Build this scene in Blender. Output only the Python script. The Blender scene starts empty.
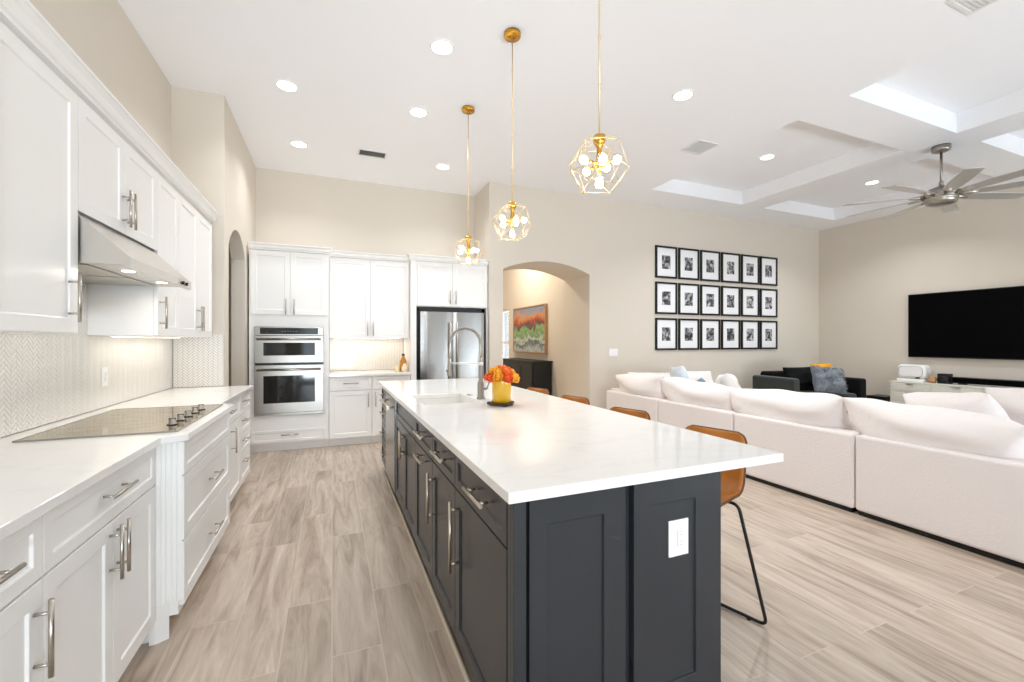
import bpy, bmesh, math, random
from mathutils import Vector, Matrix, Euler

random.seed(7)
PI = math.pi
R = math.radians
scn = bpy.context.scene
COL = scn.collection

# ------------------------------------------------------------------ camera
cam_d = bpy.data.cameras.new('camera')
cam = bpy.data.objects.new('camera', cam_d)
COL.objects.link(cam)
cam.location = (0, 0, 1.34)
cam.rotation_euler = (PI / 2, 0, -R(22.58))
cam_d.sensor_width = 36
cam_d.lens = 433.0 / 1024 * 36
cam_d.clip_start = 0.05
scn.camera = cam

# ------------------------------------------------------------------ world, daylight, exposure
w = bpy.data.worlds.new('world')
scn.world = w
w.use_nodes = True
bg = w.node_tree.nodes['Background']
bg.inputs[0].default_value = (0.80, 0.90, 1.0, 1)
bg.inputs[1].default_value = 1.0
scn.view_settings.view_transform = 'Standard'
scn.view_settings.look = 'None'
scn.view_settings.gamma = 1
scn.view_settings.use_curve_mapping = False
scn.view_settings.exposure = 0.0
scn.cycles.max_bounces = 12
scn.cycles.diffuse_bounces = 7
scn.cycles.glossy_bounces = 5
scn.cycles.transmission_bounces = 8
scn.cycles.transparent_max_bounces = 12
scn.cycles.sample_clamp_indirect = 6
scn.cycles.caustics_reflective = False
scn.cycles.caustics_refractive = False


def area(name, loc, rot, sx, sy, power, color, shape='RECTANGLE', spread=PI):
    d = bpy.data.lights.new(name, 'AREA')
    d.shape = shape
    d.size = sx
    if shape == 'RECTANGLE':
        d.size_y = sy
    d.energy = power
    d.color = color
    d.spread = spread
    o = bpy.data.objects.new(name, d)
    o.location = loc
    o.rotation_euler = rot
    COL.objects.link(o)
    return o


# daylight through the glass doors on the wall behind the camera
WIN = [(-0.9, 1.4), (3.1, 3.65), (4.6, 6.3), (6.9, 9.0)]
WIN_Y = -3.3
for (x0, x1) in WIN:
    kw = 1.0 if x0 < 2 else 0.62
    area('window_daylight', ((x0 + x1) / 2, WIN_Y - 0.16, 1.42), (R(90), 0, 0), x1 - x0, 2.5, 26 * kw * (x1 - x0), (0.80, 0.90, 1.0))
    # added upward fill light outside the doors, there to brighten the ceiling
    area('ceiling_fill', ((x0 + x1) / 2, WIN_Y - 0.75, 0.25), (R(128), 0, 0), x1 - x0, 0.9, 125 * kw * (x1 - x0), (0.79, 0.895, 1.0))


# ------------------------------------------------------------------ materials
def _lin(c):
    return tuple((x / 12.92 if x <= 0.04045 else ((x + 0.055) / 1.055) ** 2.4) for x in c)


def hexc(h):
    h = h.lstrip('#')
    return _lin(tuple(int(h[i:i + 2], 16) / 255 for i in (0, 2, 4)))


MATS = {}


def mat(name, col, rough=0.5, metal=0.0, noise=0.0, nscale=40, bump=0.0, bscale=200, stretch=(1, 1, 1),
        emit=0.0, spec=0.5, coat=0.0, sheen=0.0, detail=3):
    m = bpy.data.materials.new(name)
    m.use_nodes = True
    nt = m.node_tree
    b = nt.nodes['Principled BSDF']
    c = hexc(col) if isinstance(col, str) else col
    b.inputs['Base Color'].default_value = (*c, 1)
    b.inputs['Roughness'].default_value = rough
    b.inputs['Metallic'].default_value = metal
    b.inputs['Specular IOR Level'].default_value = spec
    b.inputs['Coat Weight'].default_value = coat
    b.inputs['Sheen Weight'].default_value = sheen
    if emit:
        b.inputs['Emission Color'].default_value = (*c, 1)
        b.inputs['Emission Strength'].default_value = emit
    if noise or bump:
        tc = nt.nodes.new('ShaderNodeTexCoord')
        mp = nt.nodes.new('ShaderNodeMapping')
        mp.inputs['Scale'].default_value = stretch
        nt.links.new(tc.outputs['Object'], mp.inputs['Vector'])
    if noise:
        n = nt.nodes.new('ShaderNodeTexNoise')
        n.inputs['Scale'].default_value = nscale
        n.inputs['Detail'].default_value = detail
        nt.links.new(mp.outputs[0], n.inputs['Vector'])
        mx = nt.nodes.new('ShaderNodeMix')
        mx.data_type = 'RGBA'
        mx.inputs['A'].default_value = (*[max(0, x * (1 - noise)) for x in c], 1)
        mx.inputs['B'].default_value = (*[min(1, x * (1 + noise)) for x in c], 1)
        nt.links.new(n.outputs['Fac'], mx.inputs['Factor'])
        nt.links.new(mx.outputs['Result'], b.inputs['Base Color'])
    if bump:
        n2 = nt.nodes.new('ShaderNodeTexNoise')
        n2.inputs['Scale'].default_value = bscale
        n2.inputs['Detail'].default_value = 4
        nt.links.new(mp.outputs[0], n2.inputs['Vector'])
        bp = nt.nodes.new('ShaderNodeBump')
        bp.inputs['Strength'].default_value = bump
        bp.inputs['Distance'].default_value = 0.01
        nt.links.new(n2.outputs['Fac'], bp.inputs['Height'])
        nt.links.new(bp.outputs[0], b.inputs['Normal'])
    MATS[name] = m
    return m


M_wall = mat('wall_paint', '#dbd2c5', 0.85, noise=0.015, nscale=3, bump=0.04, bscale=260)
M_ceil = mat('ceiling_paint', '#f5f5f7', 0.9, bump=0.05, bscale=200)
M_base = mat('trim_white', '#efeeec', 0.45)
M_white = mat('cabinet_white', '#f3f1ee', 0.38, noise=0.006, nscale=6)
M_dark = mat('island_charcoal', '#2f3236', 0.27, noise=0.04, nscale=12)
M_steel = mat('stainless_steel', '#a7a29b', 0.3, 1.0, noise=0.05, nscale=30, stretch=(1, 1, 60))
M_hood = mat('hood_steel', '#cfcac3', 0.3, 1.0, noise=0.04, nscale=30, stretch=(1, 1, 60))
M_fridge = mat('stainless_brushed', '#a09d99', 0.24, 1.0, noise=0.04, nscale=20, stretch=(60, 60, 1))
M_nickel = mat('brushed_nickel', '#bdb6ab', 0.3, 1.0, noise=0.05, nscale=50)
M_goldnickel = mat('champagne_nickel', '#cbbfae', 0.28, 1.0, noise=0.05, nscale=50)
M_black = mat('black_plastic', '#0c0c0d', 0.35, noise=0.1, nscale=20)
M_blackmetal = mat('black_metal', '#151515', 0.4, 0.2, noise=0.1, nscale=30)
M_blackglass = mat('black_glass', '#0a0a0a', 0.06, noise=0.05, nscale=5)
M_screen = mat('screen_black', '#020203', 0.4, noise=0.05, nscale=3, spec=0.06)
M_cook = mat('cooktop_reflection', '#a39474', 0.07, 0.75, noise=0.03, nscale=60)  # tan reflection of the backsplash painted into the dark glass colour
M_tile = mat('white_tile', '#eeebe6', 0.18, noise=0.03, nscale=24)
M_grout = mat('grout_grey', '#b0aca6', 0.85, noise=0.04, nscale=50)
M_gold = mat('brushed_gold', '#d9a445', 0.26, 1.0, noise=0.05, nscale=40)
M_goldl = mat('pale_gold', '#ead3a6', 0.35, 0.7, noise=0.05, nscale=40)
M_linen = mat('sofa_linen', '#ebe3e0', 0.95, noise=0.03, nscale=90, bump=0.35, bscale=60, sheen=0.2)
M_cush = mat('cushion_linen', '#eee7e4', 0.95, noise=0.03, nscale=70, bump=0.6, bscale=14, sheen=0.2)
M_leather = mat('tan_leather', '#bb752e', 0.42, noise=0.22, nscale=9, bump=0.25, bscale=130, detail=6)
M_leatherb = mat('leather_piping', '#5f3719', 0.55, noise=0.1, nscale=30)
M_green = mat('green_velvet', '#0b1914', 0.75, noise=0.25, nscale=14, sheen=0.35, bump=0.1)
M_blackfab = mat('black_velvet', '#050606', 0.9, noise=0.15, nscale=20, sheen=0.04, bump=0.1, spec=0.2)
M_greyfur = mat('grey_fur', '#79818a', 0.95, noise=0.55, nscale=22, bump=0.5, bscale=70, sheen=0.4, detail=6)
M_yellow = mat('mustard_fabric', '#e0a12a', 0.9, noise=0.08, nscale=50, bump=0.3, bscale=120)
M_blue = mat('pale_blue_fabric', '#d9e2e9', 0.9, noise=0.05, nscale=60, bump=0.25, bscale=60)
M_teal = mat('slate_blue_fabric', '#7f97a4', 0.9, noise=0.12, nscale=50, bump=0.25, bscale=60)
M_vase = mat('yellow_glaze', '#e3b31d', 0.16, noise=0.06, nscale=14, coat=0.4)
M_orange = mat('orange_petal', '#ea6d1b', 0.6, noise=0.22, nscale=45)
M_orange2 = mat('deep_orange_petal', '#e2531c', 0.6, noise=0.2, nscale=45)
M_yel2 = mat('amber_petal', '#f2a51f', 0.6, noise=0.2, nscale=45)
M_leaf = mat('leaf_green', '#4d6a2a', 0.6, noise=0.2, nscale=50)
M_bark = mat('dark_wood', '#4a3323', 0.6, noise=0.3, nscale=30, stretch=(1, 1, 6))
M_espresso = mat('espresso_wood', '#0d0d0d', 0.5, noise=0.25, nscale=14, stretch=(1, 1, 8))
M_plastic = mat('white_plastic', '#f4f3f1', 0.35, noise=0.01, nscale=10)
M_greyp = mat('grey_plastic', '#8b8b8a', 0.5, noise=0.05, nscale=30)
M_mat = mat('photo_mat_board', '#f1f1f2', 0.8, noise=0.01, nscale=10)
M_console = mat('console_ivory', '#e4e3d8', 0.5, noise=0.015, nscale=20)
M_vent = mat('vent_white', '#e6e5e3', 0.5, noise=0.01, nscale=10)
M_ventdark = mat('vent_shadow', '#9a9896', 0.8, noise=0.05, nscale=20)
M_wood = mat('light_wood', '#b98d63', 0.6, noise=0.2, nscale=20, stretch=(1, 6, 1))
M_bottle = mat('amber_glass', '#c98a2e', 0.12, noise=0.12, nscale=25, coat=0.5)
M_pear = mat('cream_ceramic', '#efe0c4', 0.35, noise=0.05, nscale=20)
M_frost = mat('blade_silver', '#d2d0cc', 0.38, 0.6, noise=0.05, nscale=20, stretch=(1, 30, 1))
M_rail = mat('quarter_round', '#c0b19c', 0.5, noise=0.08, nscale=30)
M_lamp = mat('lamp_diffuser', (1.0, 0.98, 0.95), 0.5, emit=9.0)
M_warm = mat('bulb_glow', (1.0, 0.93, 0.80), 0.5, emit=9.0)
M_strip = mat('light_strip_glow', (1.0, 0.90, 0.74), 0.5, emit=5.0)
M_display = mat('oven_display', '#1b1d22', 0.1, noise=0.2, nscale=60)


def clear_glass(name, tint=(1, 1, 1), refl=0.10):
    m = bpy.data.materials.new(name)
    m.use_nodes = True
    nt = m.node_tree
    out = nt.nodes['Material Output']
    nt.nodes.remove(nt.nodes['Principled BSDF'])
    t = nt.nodes.new('ShaderNodeBsdfTransparent')
    t.inputs[0].default_value = (*tint, 1)
    g = nt.nodes.new('ShaderNodeBsdfGlossy')
    g.inputs['Roughness'].default_value = 0.03
    fr = nt.nodes.new('ShaderNodeMath')
    fr.operation = 'MULTIPLY_ADD'
    lw = nt.nodes.new('ShaderNodeLayerWeight')
    lw.inputs[0].default_value = 0.2
    fr.inputs[1].default_value = 0.4
    fr.inputs[2].default_value = 0.03
    nt.links.new(lw.outputs['Facing'], fr.inputs[0])
    mx = nt.nodes.new('ShaderNodeMixShader')
    nt.links.new(fr.outputs[0], mx.inputs[0])
    nt.links.new(t.outputs[0], mx.inputs[1])
    nt.links.new(g.outputs[0], mx.inputs[2])
    nt.links.new(mx.outputs[0], out.inputs[0])
    return m


M_glass = clear_glass('clear_glass', (0.97, 0.98, 0.98))
M_bulbglass = clear_glass('bulb_glass', (0.98, 0.96, 0.92))


def floor_mat():
    m = bpy.data.materials.new('plank_floor')
    m.use_nodes = True
    nt = m.node_tree
    N, L = nt.nodes, nt.links
    b = N['Principled BSDF']
    tc = N.new('ShaderNodeTexCoord')
    sp = N.new('ShaderNodeSeparateXYZ')
    L.new(tc.outputs['Object'], sp.inputs[0])
    cb = N.new('ShaderNodeCombineXYZ')
    L.new(sp.outputs['Y'], cb.inputs['X'])
    L.new(sp.outputs['X'], cb.inputs['Y'])
    def brick(c1, c2, mort):
        br = N.new('ShaderNodeTexBrick')
        br.offset = 0.37
        br.offset_frequency = 2
        br.inputs['Color1'].default_value = (*c1, 1)
        br.inputs['Color2'].default_value = (*c2, 1)
        br.inputs['Mortar'].default_value = (*mort, 1)
        br.inputs['Scale'].default_value = 1.0
        br.inputs['Brick Width'].default_value = 1.22
        br.inputs['Row Height'].default_value = 0.203
        br.inputs['Mortar Size'].default_value = 0.0022
        br.inputs['Mortar Smooth'].default_value = 0.1
        L.new(cb.outputs[0], br.inputs['Vector'])
        return br
    br = brick((0, 0, 0), (1, 1, 1), (0.5, 0.5, 0.5))
    sepb = N.new('ShaderNodeSeparateColor')
    L.new(br.outputs['Color'], sepb.inputs[0])
    # per plank offset of the grain
    mul = N.new('ShaderNodeMath'); mul.operation = 'MULTIPLY'; mul.inputs[1].default_value = 37.0
    L.new(sepb.outputs[0], mul.inputs[0])
    cb2 = N.new('ShaderNodeCombineXYZ')
    sx = N.new('ShaderNodeMath'); sx.operation = 'MULTIPLY'; sx.inputs[1].default_value = 1.0
    L.new(sp.outputs['Y'], sx.inputs[0])
    sy = N.new('ShaderNodeMath'); sy.operation = 'MULTIPLY'; sy.inputs[1].default_value = 9.0
    L.new(sp.outputs['X'], sy.inputs[0])
    L.new(sx.outputs[0], cb2.inputs['X'])
    L.new(sy.outputs[0], cb2.inputs['Y'])
    L.new(mul.outputs[0], cb2.inputs['Z'])
    n1 = N.new('ShaderNodeTexNoise'); n1.inputs['Scale'].default_value = 1.4; n1.inputs['Detail'].default_value = 9; n1.inputs['Roughness'].default_value = 0.58
    n1.inputs['Distortion'].default_value = 1.3
    L.new(cb2.outputs[0], n1.inputs['Vector'])
    n2 = N.new('ShaderNodeTexNoise'); n2.inputs['Scale'].default_value = 9.0; n2.inputs['Detail'].default_value = 9; n2.inputs['Roughness'].default_value = 0.65; n2.inputs['Distortion'].default_value = 0.5
    L.new(cb2.outputs[0], n2.inputs['Vector'])
    rp = N.new('ShaderNodeValToRGB')
    e = rp.color_ramp.elements
    e[0].position = 0.30; e[0].color = (*hexc('#a18e7d'), 1)
    e[1].position = 0.72; e[1].color = (*hexc('#d6c9bb'), 1)
    k = e.new(0.5); k.color = (*hexc('#c2b2a2'), 1)
    L.new(n1.outputs['Fac'], rp.inputs[0])
    # fine grain
    mx = N.new('ShaderNodeMix'); mx.data_type = 'RGBA'; mx.blend_type = 'MULTIPLY'
    mx.inputs['Factor'].default_value = 0.28
    rp2 = N.new('ShaderNodeValToRGB')
    rp2.color_ramp.elements[0].position = 0.35; rp2.color_ramp.elements[0].color = (0.7, 0.66, 0.62, 1)
    rp2.color_ramp.elements[1].position = 0.6; rp2.color_ramp.elements[1].color = (1, 1, 1, 1)
    L.new(n2.outputs['Fac'], rp2.inputs[0])
    L.new(rp.outputs[0], mx.inputs['A']); L.new(rp2.outputs[0], mx.inputs['B'])
    # plank to plank tone
    rp3 = N.new('ShaderNodeValToRGB')
    rp3.color_ramp.elements[0].color = (0.86, 0.85, 0.84, 1)
    rp3.color_ramp.elements[1].color = (1.08, 1.07, 1.06, 1)
    L.new(sepb.outputs[0], rp3.inputs[0])
    mx2 = N.new('ShaderNodeMix'); mx2.data_type = 'RGBA'; mx2.blend_type = 'MULTIPLY'; mx2.inputs['Factor'].default_value = 1
    L.new(mx.outputs['Result'], mx2.inputs['A']); L.new(rp3.outputs[0], mx2.inputs['B'])
    mx3 = N.new('ShaderNodeMix'); mx3.data_type = 'RGBA'
    mx3.inputs['B'].default_value = (*hexc('#cbbdae'), 1)
    L.new(br.outputs['Fac'], mx3.inputs['Factor'])
    L.new(mx2.outputs['Result'], mx3.inputs['A'])
    L.new(mx3.outputs['Result'], b.inputs['Base Color'])
    b.inputs['Roughness'].default_value = 0.34
    bp = N.new('ShaderNodeBump'); bp.inputs['Strength'].default_value = 0.15; bp.inputs['Distance'].default_value = 0.004
    bp.invert = True
    L.new(br.outputs['Fac'], bp.inputs['Height'])
    L.new(bp.outputs[0], b.inputs['Normal'])
    return m


def quartz_mat():
    m = bpy.data.materials.new('white_quartz')
    m.use_nodes = True
    nt = m.node_tree
    N, L = nt.nodes, nt.links
    b = N['Principled BSDF']
    tc = N.new('ShaderNodeTexCoord')
    n0 = N.new('ShaderNodeTexNoise'); n0.inputs['Scale'].default_value = 1.3; n0.inputs['Detail'].default_value = 6
    n0.inputs['Distortion'].default_value = 1.6
    mp = N.new('ShaderNodeMapping'); mp.inputs['Rotation'].default_value = (0, 0, 0.7); mp.inputs['Scale'].default_value = (1, 2.2, 1)
    L.new(tc.outputs['Object'], mp.inputs[0]); L.new(mp.outputs[0], n0.inputs['Vector'])
    rp = N.new('ShaderNodeValToRGB')
    e = rp.color_ramp.elements
    e[0].position = 0.47; e[0].color = (*hexc('#f4f2ef'), 1)
    e[1].position = 0.53; e[1].color = (*hexc('#f4f2ef'), 1)
    k = e.new(0.5); k.color = (*hexc('#f0ede9'), 1)
    L.new(n0.outputs['Fac'], rp.inputs[0])
    L.new(rp.outputs[0], b.inputs['Base Color'])
    b.inputs['Roughness'].default_value = 0.10
    b.inputs['Specular IOR Level'].default_value = 0.5
    return m


def painting_mat():
    m = bpy.data.materials.new('abstract_painting')
    m.use_nodes = True
    nt = m.node_tree
    N, L = nt.nodes, nt.links
    b = N['Principled BSDF']
    tc = N.new('ShaderNodeTexCoord')
    sp = N.new('ShaderNodeSeparateXYZ'); L.new(tc.outputs['Object'], sp.inputs[0])
    n = N.new('ShaderNodeTexNoise'); n.inputs['Scale'].default_value = 4.2; n.inputs['Detail'].default_value = 10; n.inputs['Roughness'].default_value = 0.66; n.inputs['Distortion'].default_value = 0.9
    L.new(tc.outputs['Object'], n.inputs['Vector'])
    ad = N.new('ShaderNodeMath'); ad.operation = 'MULTIPLY_ADD'
    ad.inputs[1].default_value = 0.75
    L.new(n.outputs['Fac'], ad.inputs[0])
    L.new(sp.outputs['Z'], ad.inputs[2])
    rp = N.new('ShaderNodeValToRGB')
    e = rp.color_ramp.elements
    cols = [(0.0, '#3a2a20'), (0.14, '#a8774a'), (0.24, '#b9c3c4'), (0.36, '#394a52'), (0.44, '#c6cfc4'), (0.54, '#5f8550'), (0.63, '#8fb070'), (0.70, '#2b3a44'), (0.76, '#a8402a'), (0.88, '#c98a55'), (1.0, '#7d8aa0')]
    e[0].position, e[0].color = cols[0][0], (*hexc(cols[0][1]), 1)
    e[1].position, e[1].color = cols[-1][0], (*hexc(cols[-1][1]), 1)
    for p, c in cols[1:-1]:
        k = e.new(p); k.color = (*hexc(c), 1)
    sc = N.new('ShaderNodeMapRange')
    sc.inputs['From Min'].default_value = 0.15; sc.inputs['From Max'].default_value = 1.25
    L.new(ad.outputs[0], sc.inputs['Value'])
    L.new(sc.outputs[0], rp.inputs[0])
    L.new(rp.outputs[0], b.inputs['Base Color'])
    b.inputs['Roughness'].default_value = 0.5
    return m


def print_mat():
    """black and white snapshot: soft figures that differ from print to print"""
    m = bpy.data.materials.new('photo_print')
    m.use_nodes = True
    nt = m.node_tree
    N, L = nt.nodes, nt.links
    b = N['Principled BSDF']
    tc = N.new('ShaderNodeTexCoord')
    oi = N.new('ShaderNodeObjectInfo')
    cb = N.new('ShaderNodeCombineXYZ')
    mu = N.new('ShaderNodeMath'); mu.operation = 'MULTIPLY'; mu.inputs[1].default_value = 60
    L.new(oi.outputs['Random'], mu.inputs[0]); L.new(mu.outputs[0], cb.inputs['Y'])
    va = N.new('ShaderNodeVectorMath'); va.operation = 'ADD'
    L.new(tc.outputs['Object'], va.inputs[0]); L.new(cb.outputs[0], va.inputs[1])
    n = N.new('ShaderNodeTexNoise'); n.inputs['Scale'].default_value = 14; n.inputs['Detail'].default_value = 5; n.inputs['Distortion'].default_value = 0.6
    L.new(va.outputs[0], n.inputs['Vector'])
    rp = N.new('ShaderNodeValToRGB')
    e = rp.color_ramp.elements
    e[0].position = 0.40; e[0].color = (0.02, 0.02, 0.022, 1)
    e[1].position = 0.64; e[1].color = (0.62, 0.62, 0.63, 1)
    k = e.new(0.5); k.color = (0.16, 0.16, 0.165, 1)
    L.new(n.outputs['Fac'], rp.inputs[0]); L.new(rp.outputs[0], b.inputs['Base Color'])
    b.inputs['Roughness'].default_value = 0.5
    return m


M_floor = floor_mat()
M_quartz = quartz_mat()
M_paint = painting_mat()
M_print = print_mat()


# ------------------------------------------------------------------ mesh helpers
def box(bm, x0, y0, z0, x1, y1, z1):
    v = [bm.verts.new(p) for p in ((x0, y0, z0), (x1, y0, z0), (x1, y1, z0), (x0, y1, z0), (x0, y0, z1), (x1, y0, z1), (x1, y1, z1), (x0, y1, z1))]
    for f in ((0, 3, 2, 1), (4, 5, 6, 7), (0, 1, 5, 4), (1, 2, 6, 5), (2, 3, 7, 6), (3, 0, 4, 7)):
        bm.faces.new([v[i] for i in f])
    return v


def prism(bm, pts, lo, hi, axis='z'):
    """extrude the outline pts between lo and hi along an axis"""
    def P(a, b, t):
        return {'z': (a, b, t), 'y': (a, t, b), 'x': (t, a, b)}[axis]
    lo_v = [bm.verts.new(P(a, b, lo)) for a, b in pts]
    hi_v = [bm.verts.new(P(a, b, hi)) for a, b in pts]
    n = len(pts)
    bm.faces.new(lo_v)
    bm.faces.new(list(reversed(hi_v)))
    for i in range(n):
        j = (i + 1) % n
        bm.faces.new((lo_v[j], lo_v[i], hi_v[i], hi_v[j]))


def rod(bm, p0, p1, r, seg=10, r1=None):
    p0, p1 = Vector(p0), Vector(p1)
    d = (p1 - p0)
    if d.length < 1e-6:
        return
    q = d.to_track_quat('Z', 'Y')
    r1 = r if r1 is None else r1
    a = [bm.verts.new(p0 + q @ Vector((r * math.cos(2 * PI * i / seg), r * math.sin(2 * PI * i / seg), 0))) for i in range(seg)]
    b = [bm.verts.new(p1 + q @ Vector((r1 * math.cos(2 * PI * i / seg), r1 * math.sin(2 * PI * i / seg), 0))) for i in range(seg)]
    for i in range(seg):
        j = (i + 1) % seg
        f = bm.faces.new((a[i], a[j], b[j], b[i]))
        f.smooth = True
    bm.faces.new(list(reversed(a)))
    bm.faces.new(b)


def tube(bm, pts, r, seg=10, cyclic=False):
    pts = [Vector(p) for p in pts]
    n = len(pts)
    rings = []
    up = None
    for i, p in enumerate(pts):
        if cyclic:
            t = pts[(i + 1) % n] - pts[i - 1]
        else:
            t = pts[min(i + 1, n - 1)] - pts[max(i - 1, 0)]
        t.normalize()
        if up is None:
            up = t.orthogonal().normalized()
        up = (up - t * up.dot(t)).normalized()
        sd = t.cross(up)
        rr = r[i] if isinstance(r, (list, tuple)) else r
        rings.append([bm.verts.new(p + up * rr * math.cos(2 * PI * k / seg) + sd * rr * math.sin(2 * PI * k / seg)) for k in range(seg)])
    m = n if cyclic else n - 1
    for i in range(m):
        A, B = rings[i], rings[(i + 1) % n]
        for k in range(seg):
            f = bm.faces.new((A[k], A[(k + 1) % seg], B[(k + 1) % seg], B[k]))
            f.smooth = True
    if not cyclic:
        bm.faces.new(list(reversed(rings[0])))
        bm.faces.new(rings[-1])


def lathe(bm, prof, c=(0, 0, 0), seg=24, smooth=True, axis='z'):
    """prof: (radius, height) from bottom to top"""
    c = Vector(c)
    rings = []
    for r, h in prof:
        if r < 1e-5:
            rings.append([bm.verts.new(c + _ax(0, 0, h, axis))])
        else:
            rings.append([bm.verts.new(c + _ax(r * math.cos(2 * PI * k / seg), r * math.sin(2 * PI * k / seg), h, axis)) for k in range(seg)])
    for A, B in zip(rings, rings[1:]):
        for k in range(seg):
            j = (k + 1) % seg
            if len(A) == 1 and len(B) == 1:
                continue
            if len(A) == 1:
                f = bm.faces.new((A[0], B[j], B[k]))
            elif len(B) == 1:
                f = bm.faces.new((A[k], A[j], B[0]))
            else:
                f = bm.faces.new((A[k], A[j], B[j], B[k]))
            f.smooth = smooth
    if len(rings[0]) > 1:
        bm.faces.new(list(reversed(rings[0])))
    if len(rings[-1]) > 1:
        bm.faces.new(rings[-1])


def _ax(x, y, z, axis):
    if axis == 'z':
        return Vector((x, y, z))
    if axis == 'y':
        return Vector((x, z, y))
    return Vector((z, x, y))


def ball(bm, c, r, sx=1, sy=1, sz=1, seg=14, rings=9):
    c = Vector(c)
    prof = []
    vs = []
    for i in range(rings + 1):
        th = PI * i / rings
        rr, hh = r * math.sin(th), -r * math.cos(th)
        if i in (0, rings):
            vs.append([bm.verts.new(c + Vector((0, 0, hh * sz)))])
        else:
            vs.append([bm.verts.new(c + Vector((rr * sx * math.cos(2 * PI * k / seg), rr * sy * math.sin(2 * PI * k / seg), hh * sz))) for k in range(seg)])
    for A, B in zip(vs, vs[1:]):
        for k in range(seg):
            j = (k + 1) % seg
            if len(A) == 1:
                f = bm.faces.new((A[0], B[j], B[k]))
            elif len(B) == 1:
                f = bm.faces.new((A[k], A[j], B[0]))
            else:
                f = bm.faces.new((A[k], A[j], B[j], B[k]))
            f.smooth = True


def obj(name, bm, m, parent=None, bevel=0.0, seg=2, sub=0, smooth=False, loc=None, rot=None):
    bmesh.ops.recalc_face_normals(bm, faces=bm.faces[:])
    me = bpy.data.meshes.new(name)
    bm.to_mesh(me)
    bm.free()
    for x in (m if isinstance(m, (list, tuple)) else [m]):
        me.materials.append(x)
    if smooth:
        for p in me.polygons:
            p.use_smooth = True
    o = bpy.data.objects.new(name, me)
    COL.objects.link(o)
    if parent:
        o.parent = parent
    if loc is not None:
        o.location = loc
    if rot is not None:
        o.rotation_euler = rot
    if bevel:
        b = o.modifiers.new('bevel', 'BEVEL')
        b.width = bevel
        b.segments = seg
        b.limit_method = 'ANGLE'
        b.angle_limit = R(40)
        b.harden_normals = False
    if sub:
        s = o.modifiers.new('sub', 'SUBSURF')
        s.levels = s.render_levels = sub
    return o


def tag(o, label=None, cat=None, group=None, kind=None):
    if label: o['label'] = label
    if cat: o['category'] = cat
    if group: o['group'] = group
    if kind: o['kind'] = kind
    return o


def thing(name, label, cat, loc=(0, 0, 0), rz=0.0, group=None):
    o = bpy.data.objects.new(name, None)
    o.empty_display_size = 0.1
    COL.objects.link(o)
    o.location = loc
    o.rotation_euler = (0, 0, rz)
    return tag(o, label, cat, group)


def struct(name, bm, m, bevel=0.0, label=None):
    o = obj(name, bm, m, bevel=bevel)
    o['kind'] = 'structure'
    if label: o['label'] = label
    return o


CH = {}


def copy_tree(o, parent=None):
    c = o.copy()
    COL.objects.link(c)
    c.parent = parent
    for ch in [x for x in COL.objects if x.parent == o]:
        copy_tree(ch, c)
    return c


def new():
    return bmesh.new()


# ------------------------------------------------------------------ room shell
CZ = 3.627          # ceiling
XL, XR = -1.33, 9.34
YB = 6.56           # back wall of the kitchen
YF = 5.857          # wall with the photo frames
bm = new(); box(bm, -3.2, -3.5, -0.12, XR + 0.2, 10.9, 0)
struct('floor', bm, M_floor)

# ceiling with four coffers
bm = new()
gx = [-3.2, 4.45, 6.35, 6.865, 8.765, XR + 0.2]
gy = [-3.5, 0.30, 2.52, 3.0, 5.22, 10.9]
RZ = 3.84
for i in range(5):
    for j in range(5):
        if i in (1, 3) and j in (1, 3):
            x0, x1, y0, y1 = gx[i], gx[i + 1], gy[j], gy[j + 1]
            box(bm, x0, y0, RZ, x1, y1, RZ + 0.05)
        else:
            box(bm, gx[i], gy[j], CZ, gx[i + 1], gy[j + 1], RZ + 0.05)
bmesh.ops.remove_doubles(bm, verts=bm.verts[:], dist=0.0005)
struct('ceiling', bm, M_ceil)


def arch_outline(a0, a1, zs, za, n=24):
    """points of an arched hole from a0 to a1, springing at zs with its crown at za"""
    h = za - zs
    c = (a1 - a0) / 2
    rad = (c * c + h * h) / (2 * h)
    mid = (a0 + a1) / 2
    th = math.asin(c / rad)
    return [(mid + rad * math.sin(-th + 2 * th * k / n), za - rad + rad * math.cos(-th + 2 * th * k / n)) for k in range(n + 1)]


def arch_wall(name, axis, A0, A1, a0, a1, zs, za, lo, hi, m, n=24):
    """wall from A0 to A1 with an arched opening, built of convex strips"""
    bm = new()
    prism(bm, [(A0, 0), (a0, 0), (a0, CZ), (A0, CZ)], lo, hi, axis)
    prism(bm, [(a1, 0), (A1, 0), (A1, CZ), (a1, CZ)], lo, hi, axis)
    ar = arch_outline(a0, a1, zs, za, n)
    for (p, q) in zip(ar, ar[1:]):
        prism(bm, [p, q, (q[0], CZ), (p[0], CZ)], lo, hi, axis)
    bmesh.ops.remove_doubles(bm, verts=bm.verts[:], dist=0.0005)
    # drop the doubled faces between strips
    seen = {}
    for f in list(bm.faces):
        k = tuple(sorted(v.index for v in f.verts))
    bm.verts.index_update()
    for f in list(bm.faces):
        k = tuple(sorted(v.index for v in f.verts))
        seen.setdefault(k, []).append(f)
    dead = [f for fs in seen.values() if len(fs) > 1 for f in fs]
    bmesh.ops.delete(bm, geom=dead, context='FACES_ONLY')
    return struct(name, bm, m)


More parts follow.
